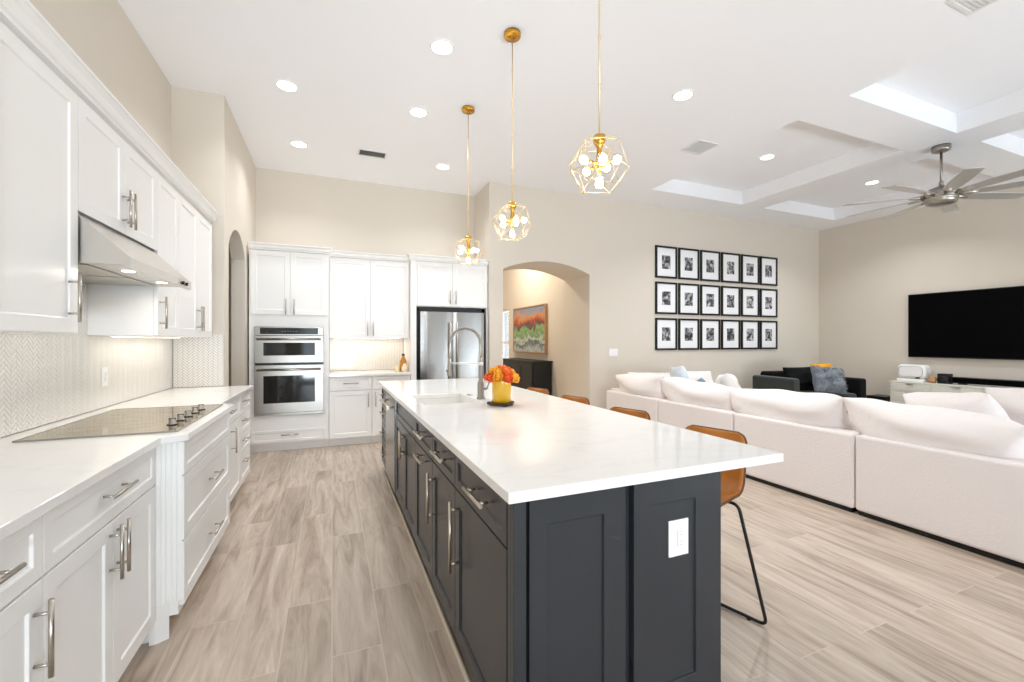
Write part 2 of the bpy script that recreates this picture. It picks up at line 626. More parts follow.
bm = new(); box(bm, XL - 0.13, -3.4, 0, XL, 4.75, CZ)
struct('wall_left', bm, M_wall)
bm = new(); box(bm, XL - 0.13, 4.75, 0, -1.06, 4.87, CZ)
struct('wall_left_return', bm, M_wall)
arch_wall('wall_left_arch', 'x', 4.75, YB + 0.13, 4.93, 5.79, 2.27, 2.505, -1.06, -0.925, M_wall)
bm = new(); box(bm, -0.925, YB, 0, 2.085, YB + 0.13, CZ)
struct('wall_back', bm, M_wall)
arch_wall('wall_far', 'y', 2.085, XR, 2.295, 3.766, 2.39, 2.545, YF, 6.64, M_wall)
bm = new(); box(bm, XR, -3.4, 0, XR + 0.13, 6.64, CZ)
struct('wall_right', bm, M_wall)
# wall behind the camera with its glass doors
bm = new()
xs = [XL - 0.13] + [v for p in WIN for v in p] + [XR + 0.13]
for k in range(0, len(xs), 2):
    box(bm, xs[k], WIN_Y - 0.13, 0, xs[k + 1], WIN_Y, CZ)
for (x0, x1) in WIN:
    box(bm, x0, WIN_Y - 0.13, 2.68, x1, WIN_Y, CZ)
    box(bm, x0, WIN_Y - 0.13, 0, x1, WIN_Y, 0.12)
struct('wall_rear', bm, M_wall)
for i, (x0, x1) in enumerate(WIN):
    bm = new()
    n = 2
    for k in range(n + 1):
        x = x0 + 0.03 + (x1 - x0 - 0.06) * k / n
        box(bm, x - 0.03, WIN_Y - 0.1, 0.12, x + 0.03, WIN_Y - 0.04, 2.68)
    for z in (0.12, 2.62):
        box(bm, x0, WIN_Y - 0.1, z, x1, WIN_Y - 0.04, z + 0.06)
    fr = struct('window_%d' % (i + 1), bm, M_base)
    bm = new(); box(bm, x0 + 0.03, WIN_Y - 0.075, 0.15, x1 - 0.03, WIN_Y - 0.065, 2.65)
    obj('pane', bm, M_glass, fr)
# space behind the narrow arch
bm = new()
box(bm, -2.6, 4.87, 0, -2.5, 7.2, CZ)
box(bm, -2.5, 7.1, 0, -1.06, 7.2, CZ)
box(bm, -2.5, 4.87, 0, XL - 0.13, 4.95, CZ)
struct('wall_pantry', bm, M_wall)
# hallway behind the wide arch
HX = 3.82
bm = new()
box(bm, HX, 6.64, 0, HX + 0.12, 9.38, CZ)
box(bm, HX, 9.38, 0, HX + 0.12, 10.5, 0.5)
box(bm, HX, 9.38, 2.1, HX + 0.12, 10.5, CZ)
box(bm, HX, 10.5, 0, HX + 0.12, 10.9, CZ)
struct('wall_hall_right', bm, M_wall)
bm = new()
box(bm, 1.2, 10.7, 0, HX, 10.82, CZ)
box(bm, 1.1, 6.69, 0, 1.2, 10.82, CZ)
box(bm, 1.2, 6.66, 0, 2.085, 6.78, CZ)
struct('wall_hall_end', bm, M_wall)
bm = new()
for y in (9.38, 9.92, 10.44):
    box(bm, HX + 0.03, y, 0.5, HX + 0.09, y + 0.06, 2.1)
for z in (0.5, 1.27, 2.04):
    box(bm, HX + 0.03, 9.38, z, HX + 0.09, 10.5, z + 0.06)
fr = struct('window_5', bm, M_base)
bm = new(); box(bm, HX + 0.055, 9.4, 0.52, HX + 0.065, 10.48, 2.08)
obj('pane', bm, M_glass, fr)
area('hall_daylight', (HX + 0.35, 9.94, 1.3), (0, R(90), 0), 1.5, 1.0, 50, (0.95, 0.98, 1.0))
area('hall_fill', (3.0, 8.0, CZ - 0.03), (0, 0, 0), 0.3, 0.3, 55, (1, 0.90, 0.74), 'DISK')  # unseen warm light added to brighten the hallway

# baseboards
def baseboard(name, *b):
    bm = new()
    for q in b:
        box(bm, *q)
    struct(name, bm, M_base, bevel=0.004)


baseboard('baseboard_far', (3.767, YF - 0.016, 0, XR - 0.018, YF - 0.001, 0.13), (2.087, YF - 0.016, 0, 2.294, YF - 0.001, 0.13))
baseboard('baseboard_right', (XR - 0.016, -3.2, 0, XR - 0.001, YF - 0.02, 0.13))
baseboard('baseboard_hall', (HX - 0.016, 6.66, 0, HX - 0.001, 7.15, 0.13))

# ------------------------------------------------------------------ herringbone backsplash
def clip(poly, lo, hi, ax):
    def cut(pl, val, sgn):
        out = []
        for i in range(len(pl)):
            a, b = pl[i], pl[(i + 1) % len(pl)]
            da, db = sgn * (a[ax] - val), sgn * (b[ax] - val)
            if da >= 0: out.append(a)
            if (da >= 0) != (db >= 0):
                t = da / (da - db)
                out.append((a[0] + t * (b[0] - a[0]), a[1] + t * (b[1] - a[1])))
        return out
    p = cut(poly, lo, 1)
    if len(p) >= 3: p = cut(p, hi, -1)
    return p if len(p) >= 3 else []


def herring(bm, a0, a1, z0, z1, place, tw=0.018, ratio=3, gap=0.0033, th=0.004):
    """white tiles laid in a herringbone on the plane given by place(a, z, height)"""
    c45 = math.sqrt(0.5)
    n = ratio
    L = n * tw
    ext = (max(a1 - a0, z1 - z0) + 0.4)
    k = int(ext / tw) + 4 * n
    for i in range(-k, k):
        for j in range(-k, k):
            s = (i - j) % (2 * n)
            if s == 0:
                r = (i * tw, j * tw, (i + n) * tw, (j + 1) * tw)
            elif s == 2 * n - 1:
                r = (i * tw, j * tw, (i + 1) * tw, (j + n) * tw)
            else:
                continue
            x0, y0, x1, y1 = r
            g = gap / 2
            q = [(x0 + g, y0 + g), (x1 - g, y0 + g), (x1 - g, y1 - g), (x0 + g, y1 - g)]
            q = [((x - y) * c45 + (a0 + a1) / 2, (x + y) * c45 + (z0 + z1) / 2) for x, y in q]
            if max(p[0] for p in q) < a0 or min(p[0] for p in q) > a1 or max(p[1] for p in q) < z0 or min(p[1] for p in q) > z1:
                continue
            q = clip(q, a0, a1, 0)
            if q: q = clip(q, z0, z1, 1)
            if not q or len(q) < 3:
                continue
            lo = [bm.verts.new(place(a, z, 0)) for a, z in q]
            hi = [bm.verts.new(place(a, z, th)) for a, z in q]
            bm.faces.new(hi)
            for m_ in range(len(q)):
                o_ = (m_ + 1) % len(q)
                bm.faces.new((lo[m_], lo[o_], hi[o_], hi[m_]))


def splash(name, a0, a1, z0, z1, place, boxargs, **kw):
    bm = new(); box(bm, *boxargs)
    g = obj(name, bm, M_grout)
    g['kind'] = 'structure'
    g['label'] = 'white herringbone tile backsplash'
    bm = new(); herring(bm, a0, a1, z0, z1, place, **kw)
    obj('tiles', bm, M_tile, g)


splash('trim_1', 1.0, 4.744, 0.925, 1.369, lambda a, z, h: (XL + 0.0065 + h, a, z), (XL + 0.001, 1.0, 0.922, XL + 0.0065, 4.744, 1.369))
splash('trim_2', 2.405, 3.285, 1.37, 1.83, lambda a, z, h: (XL + 0.0065 + h, a, z), (XL + 0.001, 2.402, 1.37, XL + 0.0065, 3.29, 1.87))
splash('trim_3', -1.31, -0.928, 0.925, 1.40, lambda a, z, h: (a, 4.749 - 0.0055 - h, z), (-1.318, 4.7435, 0.922, -0.926, 4.749, 1.40))
splash('trim_4', -0.03, 0.975, 0.925, 1.378, lambda a, z, h: (a, YB - 0.0065 - h, z), (-0.03, YB - 0.0065, 0.922, 0.976, YB - 0.001, 1.378))

# ------------------------------------------------------------------ cabinet parts
def shaker_bm(x0, z0, x1, z1, y=0.0, t=0.02, rail=0.058, dep=0.0075):
    """frame and recessed panel, its face on y, facing -y"""
    bm = new()
    bx = box(bm, x0, y, z0, x1, y + t, z1)
    bm.normal_update()
    front = [f for f in bm.faces if all(abs(v.co.y - y) < 1e-6 for v in f.verts)][0]
    bmesh.ops.inset_region(bm, faces=[front], thickness=rail, use_even_offset=True)
    bmesh.ops.inset_region(bm, faces=[front], thickness=0.0035, depth=0, use_even_offset=True)
    for v in front.verts:
        v.co.y = y + dep
    return bm


def shaker4_bm(x0, z0, x1, z1, y, t, rails, dep=0.0075):
    """like shaker_bm with its own width for each rail: left, right, bottom, top"""
    l, r, b, tp = rails
    e = 0.0035
    bm = new()
    def rect(a, c, d, f, yy): return [bm.verts.new(p) for p in ((a, yy, c), (d, yy, c), (d, yy, f), (a, yy, f))]
    A = rect(x0, z0, x1, z1, y)
    B = rect(x0 + l, z0 + b, x1 - r, z1 - tp, y)
    C = rect(x0 + l + e, z0 + b + e, x1 - r - e, z1 - tp - e, y + dep)
    D_ = rect(x0, z0, x1, z1, y + t)
    for P_, Q_ in ((A, B), (B, C), (D_, A)):
        for i in range(4):
            j = (i + 1) % 4
            bm.faces.new((P_[i], P_[j], Q_[j], Q_[i]))
    bm.faces.new(C); bm.faces.new(D_[::-1])
    return bm


def bar_handle(parent, kind, x, z, ln, y=0.0, m=None, out=0.034, r=0.0062, name='handle'):
    bm = new()
    h = ln / 2
    if kind == 'v':
        rod(bm, (x, y - out, z - h), (x, y - out, z + h), r, 12)
        for s in (-1, 1):
            rod(bm, (x, y + 0.001, z + s * (h - 0.035)), (x, y - out, z + s * (h - 0.035)), r * 0.75, 10)
    else:
        rod(bm, (x - h, y - out, z), (x + h, y - out, z), r, 12)
        for s in (-1, 1):
            rod(bm, (x + s * (h - 0.03), y + 0.001, z), (x + s * (h - 0.03), y - out, z), r * 0.75, 10)
    o = obj(name, bm, m or M_nickel, parent)
    return o


G = 0.0022


def cabinet(name, label, cat, loc, rz, W, D, H, fronts, m=None, toe=0.0, toe_in=0.06, group=None, hm=None, z0=0.0, dirx=1, crown=None, handle_r=0.0062, rail=0.058):
    """carcass behind y=0.021, fronts from y=0; x runs along the width from the near corner"""
    m = m or M_white
    t = thing(name, label, cat, loc, rz, group)
    bm = new()
    if toe:
        box(bm, 0.001, 0.0215, toe, W - 0.001, D, H)
        box(bm, 0.001, 0.0215 + toe_in, 0, W - 0.001, D, toe)
        bmesh.ops.remove_doubles(bm, verts=bm.verts[:], dist=1e-5)
    else:
        box(bm, 0.001, 0.0215, 0, W - 0.001, D, H)
    obj('carcass', bm, m, t, bevel=0.0012, seg=1)
    for f in fronts:
        kind, x0, fz0, x1, fz1 = f[:5]
        rr = rail if (fz1 - fz0) > 0.22 else 0.040
        bm = shaker_bm(x0 + G, fz0 + G, x1 - G, fz1 - G, rail=rr)
        d = obj(kind, bm, m, t, bevel=0.0012, seg=1)
        for h in f[5:]:
            bar_handle(d, h[0], h[1], h[2], h[3], m=hm, r=handle_r)
    return t


def rects_crown(bm, pts, steps):
    """sweep a stepped crown profile along a polyline of (x, y), offset outward to the left of travel"""
    P = [Vector((a, b)) for a, b in pts]
    n = len(P)
    nor = []
    for i in range(n):
        ds = []
        if i > 0: ds.append((P[i] - P[i - 1]).normalized())
        if i < n - 1: ds.append((P[i + 1] - P[i]).normalized())
        ns = [Vector((d.y, -d.x)) for d in ds]
        if len(ns) == 1:
            nor.append(ns[0])
        else:
            b = (ns[0] + ns[1]).normalized()
            nor.append(b / max(0.3, b.dot(ns[0])))
    rows = []
    for off, z in steps:
        rows.append([bm.verts.new((*(P[i] + nor[i] * off), z)) for i in range(n)])
    k = len(rows)
    for a in range(k):
        A, B = rows[a], rows[(a + 1) % k]
        for i in range(n - 1):
            bm.faces.new((A[i], A[i + 1], B[i + 1], B[i]))
    bm.faces.new([r[0] for r in rows])
    bm.faces.new([r[-1] for r in reversed(rows)])


def crown_steps(z, h, out, back=-0.02):
    return [(back, z), (0.006, z), (0.006, z + 0.18 * h), (0.016, z + 0.22 * h), (0.022, z + 0.36 * h), (out * 0.55, z + 0.62 * h), (out * 0.86, z + 0.82 * h),
            (out, z + 0.86 * h), (out, z + h), (back, z + h)]


# ------------------------------------------------------------------ left run: base cabinets
# local x -> +Y, local -y -> +X
LF = -0.715
RZ90 = PI / 2
def left_cab(name, label, y0, y1, face, depth, fronts, cat='cabinet', **kw):
    return cabinet(name, label, cat, (face, y0, kw.pop('zb', 0.0)), RZ90, y1 - y0, depth, kw.pop('h', 0.886), fronts, **kw)


DZ0, DZ1, DZ2, DZ3 = 0.105, 0.706, 0.709, 0.884
dep = abs(XL - LF) - 0.003
left_cab('base_cabinet', 'white base cabinet with one drawer cut by the picture edge', 0.95, 1.557, LF, dep,
         [('drawer', 0, DZ2, 0.607, DZ3, ('h', 0.355, 0.805, 0.20)), ('door', 0, DZ0, 0.607, DZ1, ('v', 0.565, 0.56, 0.205))], toe=0.10)
W = 2.362 - 1.557
left_cab('base_cabinet', 'white base cabinet with one wide drawer over two doors, before the cooktop', 1.557, 2.362, LF, dep,
         [('drawer', 0, DZ2, W, DZ3, ('h', W / 2, 0.81, 0.20)),
          ('door', 0, DZ0, W / 2, DZ1, ('v', W / 2 - 0.028, 0.60, 0.19)), ('door', W / 2, DZ0, W, DZ1, ('v', W / 2 + 0.028, 0.60, 0.19))], toe=0.10)
# cooktop base, standing proud with fluted angled posts
CF = -0.622
depc = abs(XL - CF) - 0.003
ck = left_cab('cooktop_base_cabinet', 'white bumped out drawer cabinet under the glass cooktop with fluted corner posts', 2.395, 3.36, CF, depc,
              [('drawer', 0, 0.727, 0.965, 0.884), ('drawer', 0, 0.432, 0.965, 0.725, ('h', 0.50, 0.585, 0.19)), ('drawer', 0, 0.138, 0.965, 0.430, ('h', 0.50, 0.285, 0.19))], toe=0.10, toe_in=0.09)


def fluted(parent, p0, p1, z0, z1):
    """angled post face between two floor points (local), with vertical flutes"""
    p0, p1 = Vector((*p0, 0)), Vector((*p1, 0))
    d = (p1 - p0); ln = d.length; d.normalize()
    nrm = Vector((d.y, -d.x, 0))
    out = []
    bm = new()
    n = 5
    for k in range(n):
        a0 = ln * (k + (0.0 if k == 0 else 0.09)) / n
        a1 = ln * (k + 1 - (0.0 if k == n - 1 else 0.09)) / n
        q = [p0 + d * a0, p0 + d * a1, p0 + d * a1 - nrm * 0.03, p0 + d * a0 - nrm * 0.03]
        prism(bm, [(v.x, v.y) for v in q], z0, z1)
    q = [p0 - nrm * 0.006, p1 - nrm * 0.006, p1 - nrm * 0.03, p0 - nrm * 0.03]
    prism(bm, [(v.x, v.y) for v in q], z0 + 0.001, z1 - 0.001)
    return obj('fluted_post', bm, M_white, parent, bevel=0.002, seg=2)


# local coordinates of the cooktop base: x = Y - 2.395, y = CF - X
fluted(ck, (2.365 - 2.395, CF - LF + 0.004), (-0.002, 0.006), 0.165, 0.885)
fluted(ck, (0.967, 0.006), (3.455 - 2.395, CF - LF + 0.004), 0.165, 0.885)
bm = new(); prism(bm, [(-0.028, 0.10), (-0.001, 0.055), (-0.001, 0.12), (-0.028, 0.12)], 0, 0.165); obj('toe_board', bm, M_white, ck)
W = 4.27 - 3.46
left_cab('base_cabinet', 'white base cabinet with drawer over one door, just past the cooktop', 3.46, 4.27, LF, dep,
         [('drawer', 0, DZ2, W, DZ3, ('h', 0.36, 0.81, 0.18)), ('door', 0, DZ0, W, DZ1, ('v', W - 0.36, 0.575, 0.2))], toe=0.10)
W = 4.742 - 4.27
left_cab('drawer_cabinet', 'narrow white four-drawer cabinet at the far end of the cooktop counter', 4.27, 4.742, LF, dep,
         [('drawer', 0, 0.709, W, 0.884, ('h', W / 2 - 0.1, 0.815, 0.15)), ('drawer', 0, 0.535, W, 0.707, ('h', W / 2 - 0.1, 0.65, 0.15)),
          ('drawer', 0, 0.360, W, 0.533, ('h', W / 2 - 0.1, 0.48, 0.15)), ('drawer', 0, DZ0, W, 0.358, ('h', W / 2 - 0.1, 0.30, 0.15))], toe=0.10)
# worktop
bm = new()
prism(bm, [(XL + 0.001, 0.95), (-0.69, 0.95), (-0.69, 2.335), (-0.603, 2.385), (-0.603, 3.372), (-0.69, 3.462), (-0.69, 4.742), (XL + 0.001, 4.742)], 0.8875, 0.92)
tag(obj('worktop', bm, M_quartz, bevel=0.003), 'long white quartz worktop on the white cabinets, holding the glass cooktop', 'countertop')

# cooktop
t = thing('cooktop', 'black glass electric cooktop with five steel knobs set in the white worktop', 'cooktop', (0, 0, 0.9208))
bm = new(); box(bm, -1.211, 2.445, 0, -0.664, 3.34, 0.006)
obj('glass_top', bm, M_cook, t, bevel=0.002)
bm = new()
box(bm, -1.217, 2.439, 0, -0.658, 2.4445, 0.007); box(bm, -1.217, 3.3405, 0, -0.658, 3.346, 0.007)
box(bm, -1.217, 2.4445, 0, -1.2115, 3.3405, 0.007); box(bm, -0.6635, 2.4445, 0, -0.658, 3.3405, 0.007)
obj('steel_rim', bm, M_steel, t)
for y in (2.62, 2.745, 2.87, 3.0, 3.125):
    bm = new()
    lathe(bm, [(0.02, 0.0065), (0.02, 0.010), (0.015, 0.013), (0.014, 0.032), (0.011, 0.035), (0, 0.0355)], (-0.728, y, 0), 18)
    kb = obj('knob', bm, M_steel, t)
    bm = new(); lathe(bm, [(0.0225, 0.0062), (0.0225, 0.0095), (0.0201, 0.0105)], (-0.728, y, 0), 18)
    box(bm, -0.742, y - 0.0035, 0.030, -0.714, y + 0.0035, 0.038)
    obj('grip', bm, M_black, kb)
M_ring = mat('burner_ring', '#8d8065', 0.2, 0.6, noise=0.1, nscale=60)
bm = new()
for (x, y, r) in ((-1.07, 2.62, 0.09), (-0.88, 2.64, 0.075), (-1.08, 3.13, 0.075), (-0.90, 3.16, 0.09), (-1.0, 2.88, 0.11)):
    for rr in (r, r * 0.62):
        tube(bm, [(x + rr * math.cos(2 * PI * k / 40), y + rr * math.sin(2 * PI * k / 40), 0.0058) for k in range(40)], 0.0005, 4, True)
obj('burner_rings', bm, M_ring, t)

# ------------------------------------------------------------------ left run: wall cabinets
UF = -0.99
UT = 2.40
ud = abs(XL - UF) - 0.002
UZ = 1.372
hh = UT - UZ
W = 0.525
left_cab('wall_cabinet', 'tall white wall cabinet with one door before the range hood, at the picture edge', 1.87, 2.395, UF, ud,
         [('door', 0, 0.0, W, hh - 0.02, ('v', W - 0.072, 0.145, 0.2))], zb=UZ, h=hh)
W = 3.29 - 2.397
left_cab('wall_cabinet', 'short white two-door wall cabinet above the range hood', 2.397, 3.29, UF, ud,
         [('door', 0, 0.0, W / 2, UT - 1.89 - 0.02, ('v', W / 2 - 0.03, 0.13, 0.19)), ('door', W / 2, 0, W, UT - 1.89 - 0.02, ('v', W / 2 + 0.03, 0.13, 0.19))], zb=1.89, h=UT - 1.89)
W = 3.705 - 3.292
left_cab('wall_cabinet', 'narrow white one-door wall cabinet just past the range hood', 3.292, 3.705, UF, ud,
         [('door', 0, 0.0, W, hh - 0.02, ('v', 0.04, 0.145, 0.2))], zb=UZ, h=hh)
W = 4.61 - 3.707
left_cab('wall_cabinet', 'white two-door wall cabinet with paired handles beside the small arched doorway', 3.707, 4.61, UF, ud,
         [('door', 0, 0.0, W / 2, hh - 0.02, ('v', W / 2 - 0.03, 0.145, 0.2)), ('door', W / 2, 0, W, hh - 0.02, ('v', W / 2 + 0.03, 0.145, 0.2))], zb=UZ, h=hh)
bm = new()
rects_crown(bm, [(UF, 1.87), (UF, 4.612), (XL + 0.002, 4.612)], [(o, z) for o, z in crown_steps(2.401, 0.082, 0.052, -0.04)])
struct('trim_5', bm, M_white, label='white crown moulding along the top of the cooktop wall cabinets')
# under cabinet light
t = thing('under_cabinet_light', 'slim light strip beneath the two-door wall cabinet by the small arch', 'light strip', (-1.22, 3.34, UZ - 0.0055))
bm = new(); box(bm, -0.02, 0, 0, 0.02, 1.2, 0.005); obj('housing', bm, M_plastic, t)
bm = new(); box(bm, -0.014, 0.02, -0.0015, 0.014, 1.18, 0.0); obj('diffuser', bm, M_strip, t)
area('strip_light', (-1.22, 3.94, UZ - 0.02), (0, 0, 0), 0.03, 1.15, 0.8, (1, 0.92, 0.80))

# range hood
t = thing('range_hood', 'stainless steel under-cabinet range hood over the cooktop', 'range hood', (0, 0, 0))
Y0, Y1 = 2.404, 3.284
prof = [(XL + 0.013, 1.672), (XL + 0.013, 1.886), (-1.0, 1.886), (-0.985, 1.868), (-0.822, 1.712), (-0.815, 1.706), (-0.815, 1.660), (-0.835, 1.660), (-0.85, 1.674)]
bm = new(); prism(bm, prof, Y0, Y1, 'y')
for f in bm.faces: pass
obj('canopy', bm, M_hood, t, bevel=0.0015, seg=2)
bm = new(); box(bm, -0.8152, 3.02, 1.668, -0.8135, 3.24, 1.698); obj('control_strip', bm, M_hood, t)
for y in (3.10, 3.17):
    bm = new(); rod(bm, (-0.8137, y, 1.683), (-0.803, y, 1.683), 0.010, 14); obj('knob', bm, M_black, t)
for y in (2.62, 3.06):
    bm = new(); lathe(bm, [(0.024, -0.002), (0.026, 0.0)], (-0.90, y, 1.6735), 18); obj('lamp', bm, M_strip, t)
bm = new()
for k in range(2):
    ya = 2.44 + 0.41 * k
    box(bm, -1.29, ya, 1.6695, -0.98, ya + 0.39, 1.6715)
obj('filter', bm, M_nickel, t, bevel=0.001)
for y in (2.62, 3.06):
    area('hood_lamp', (-0.90, y, 1.663), (0, 0, 0), 0.06, 0.06, 1.2, (1, 0.93, 0.82), 'DISK')


def outlet(name, label, loc, rz, w=0.075, h=0.118, kind='outlet', gang=1):
    """wall plate facing local -y"""
    t = thing(name, label, 'outlet' if kind == 'outlet' else 'switch', loc, rz)
    bm = new(); box(bm, -w / 2, -0.006, -h / 2, w / 2, 0, h / 2)
    obj('plate', bm, M_plastic, t, bevel=0.0025)
    for g in range(gang):
        cx = (g - (gang - 1) / 2) * 0.046
        if kind == 'outlet':
            bm = new(); box(bm, cx - 0.0165, -0.008, -0.034, cx + 0.0165, -0.006, 0.034)
            s = obj('socket', bm, M_plastic, t, bevel=0.001)
            bm = new()
            for z in (-0.017, 0.017):
                box(bm, cx + 0.002, -0.0085, z + 0.001, cx + 0.0035, -0.0079, z + 0.009)
                box(bm, cx + 0.010, -0.0085, z + 0.001, cx + 0.0115, -0.0079, z + 0.008)
                rod(bm, (cx + 0.007, -0.0079, z - 0.007), (cx + 0.007, -0.0086, z - 0.007), 0.0022, 8)
            for k in range(9):
                box(bm, cx - 0.0115, -0.0085, -0.026 + 0.006 * k, cx - 0.0075, -0.0079, -0.023 + 0.006 * k)
            obj('slots', bm, M_greyp, s)
        else:
            bm = new(); box(bm, cx - 0.0165, -0.0095, -0.033, cx + 0.0165, -0.006, 0.033)
            obj('rocker', bm, M_plastic, t, bevel=0.0012)
    return t


outlet('wall_outlet', 'white outlet plate on the herringbone tile behind the cooktop', (XL + 0.0112, 3.49, 1.115), RZ90)
outlet('light_switch', 'white three-gang light switch plate on the beige wall beside the wide arch', (4.215, YF - 0.0005, 1.155), 0, w=0.165, kind='switch', gang=3)

# ------------------------------------------------------------------ back run
BF = 5.90
# oven tower
TX0, TX1 = -0.905, -0.035
W = TX1 - TX0
D = YB - BF - 0.003
t = thing('oven_tower', 'tall white cabinet tower framing the built-in double oven', 'cabinet', (TX0, BF, 0))
bm = new()
box(bm, 0, 0.0215, 0.10, 0.055, D, 2.429); box(bm, W - 0.062, 0.0215, 0.10, W, D, 2.429)
box(bm, 0.055, 0.0215, 1.515, W - 0.062, D, 2.429); box(bm, 0.055, 0.0215, 0.10, W - 0.062, D, 0.445)
box(bm, 0.055, D - 0.02, 0.445, W - 0.062, D, 1.515)
box(bm, 0, 0.085, 0, W, D, 0.10)
obj('carcass', bm, M_white, t)
d1 = obj('door', shaker_bm(0.02, 1.66, W / 2 - G, 2.42), M_white, t, bevel=0.0012, seg=1)
bar_handle(d1, 'v', W / 2 - 0.045, 1.755, 0.19)
d2 = obj('door', shaker_bm(W / 2 + G, 1.66, W - 0.03, 2.42), M_white, t, bevel=0.0012, seg=1)
bar_handle(d2, 'v', W / 2 + 0.045, 1.755, 0.19)
d3 = obj('drawer', shaker_bm(0.02, 0.118, W - 0.03, 0.262, rail=0.03), M_white, t, bevel=0.0012, seg=1)
bar_handle(d3, 'h', W / 2, 0.205, 0.19)
bm = new(); rects_crown(bm, [(0.0, 0.0), (W, 0.0), (W, 0.08)], crown_steps(2.430, 0.075, 0.045, -0.03))
obj('crown_moulding', bm, M_white, t)

# the oven
OX0, OX1, OZ0, OZ1 = -0.848, -0.099, 0.447, 1.512
t = thing('double_wall_oven', 'stainless steel combination wall oven with black glass doors in the white tower', 'oven', (OX0, BF + 0.018, OZ0))
W = OX1 - OX0
bm = new(); box(bm, 0.004, 0.005, 0.002, W - 0.004, 0.50, OZ1 - OZ0 - 0.002)
obj('body', bm, M_black, t)


def oven_front(name, z0, z1, win, hz):
    bm = new()
    # frame around the glass
    x0, wz0, x1, wz1 = win
    f0, f1 = -0.036, 0.0
    for b in ((0, z0, x0, z1), (x1, z0, W, z1), (x0, z0, x1, wz0), (x0, wz1, x1, z1)):
        box(bm, b[0], f0, b[1], b[2], f1, b[3])
    bmesh.ops.remove_doubles(bm, verts=bm.verts[:], dist=1e-5)
    d = obj(name, bm, M_steel, t)
    bm = new(); box(bm, x0, f0 + 0.003, wz0, x1, f1, wz1); obj('window_glass', bm, M_blackglass, d)
    bm = new(); rod(bm, (0.03, f0 - 0.05, hz), (W - 0.03, f0 - 0.05, hz), 0.0125, 16)
    for x in (0.06, W - 0.06):
        rod(bm, (x, f0 + 0.001, hz), (x, f0 - 0.05, hz), 0.009, 12)
    obj('handle', bm, M_steel, d)


oven_front('lower_door', 0.028, 0.600, (0.095, 0.145, W - 0.095, 0.475), 0.548)
oven_front('upper_door', 0.632, 0.955, (0.095, 0.718, W - 0.095, 0.872), 0.915)
bm = new(); box(bm, 0, -0.03, 0.962, W, 0, OZ1 - OZ0); pn = obj('control_panel', bm, M_steel, t, bevel=0.002)
bm = new(); box(bm, 0.06, -0.032, 0.975, W - 0.06, -0.03, OZ1 - OZ0 - 0.012); obj('display', bm, M_display, pn)
bm = new()
for k in range(6):
    box(bm, 0.29 + 0.03 * k, -0.0325, 1.008, 0.305 + 0.03 * k, -0.032, 1.014)
obj('display_marks', bm, M_greyp, pn)
bm = new(); box(bm, 0, -0.025, 0.0, W, 0, 0.022); obj('vent_trim', bm, M_steel, t)

# base cabinets of the back run
for (x0, x1, lab, fr) in (
        (-0.033, 0.481, 'white base cabinet with drawer over one door, right beside the oven tower', 'L'),
        (0.482, 0.976, 'white base cabinet with drawer over one door, beside the refrigerator panel', 'R')):
    W = x1 - x0
    hx = W - 0.045 if fr == 'L' else 0.045
    cabinet('base_cabinet', lab, 'cabinet', (x0, BF, 0), 0, W, D, 0.886,
            [('drawer', 0, DZ2, W, DZ3, ('h', W / 2, 0.80, 0.19)), ('door', 0, DZ0, W, DZ1, ('v', hx, 0.585, 0.19))], toe=0.10)
bm = new(); box(bm, -0.033, 5.873, 0.8875, 0.976, YB - 0.002, 0.92)
tag(obj('worktop', bm, M_quartz, bevel=0.003), 'short white quartz worktop between oven tower and refrigerator', 'countertop')
# wall cabinet
W = 0.976 + 0.033
cabinet('wall_cabinet', 'white two-door wall cabinet between oven tower and refrigerator cabinet', 'cabinet', (-0.033, 6.03, 1.38), 0, W, YB - 6.03 - 0.002, 2.425 - 1.38,
        [('door', 0, 0, W / 2, 1.03, ('v', W / 2 - 0.035, 0.125, 0.19)), ('door', W / 2, 0, W, 1.03, ('v', W / 2 + 0.035, 0.125, 0.19))])
bm = new(); rects_crown(bm, [(-0.033, 6.03), (0.976, 6.03)], crown_steps(2.426, 0.075, 0.045, -0.03))
struct('trim_6', bm, M_white, label='white crown moulding above the two-door wall cabinet on the back wall')
t = thing('under_cabinet_light', 'slim light strip beneath the two-door wall cabinet on the back wall', 'light strip', (0.02, 6.40, 1.3745))
bm = new(); box(bm, 0, -0.02, 0, 0.9, 0.02, 0.005); obj('housing', bm, M_plastic, t)
bm = new(); box(bm, 0.02, -0.014, -0.0015, 0.88, 0.014, 0.0); obj('diffuser', bm, M_strip, t)
area('strip_light', (0.47, 6.40, 1.365), (0, 0, 0), 0.9, 0.03, 1.3, (1, 0.90, 0.74))
# refrigerator surround
FX0, FX1 = 0.982, 2.08
t = thing('refrigerator_cabinet', 'white cabinet with two doors and side panels surrounding the refrigerator', 'cabinet', (FX0, BF, 0))
W = FX1 - FX0
bm = new()
box(bm, 0, 0.0, 0, 0.072, D, 2.429); box(bm, W - 0.02, 0.0215, 0, W, D, 2.429); box(bm, 0.072, 0.0215, 1.812, W - 0.02, D, 2.429)
obj('carcass', bm, M_white, t)
mid = 0.072 + (W - 0.092) / 2
d = obj('door', shaker_bm(0.085, 1.825, mid - G, 2.415), M_white, t, bevel=0.0012, seg=1); bar_handle(d, 'v', mid - 0.04, 1.945, 0.19)
d = obj('door', shaker_bm(mid + G, 1.825, W - 0.012, 2.415), M_white, t, bevel=0.0012, seg=1); bar_handle(d, 'v', mid + 0.04, 1.945, 0.19)
bm = new(); rects_crown(bm, [(0.0, 0.08), (0.0, 0.0), (W, 0.0)], crown_steps(2.430, 0.075, 0.045, -0.03))
obj('crown_moulding', bm, M_white, t)
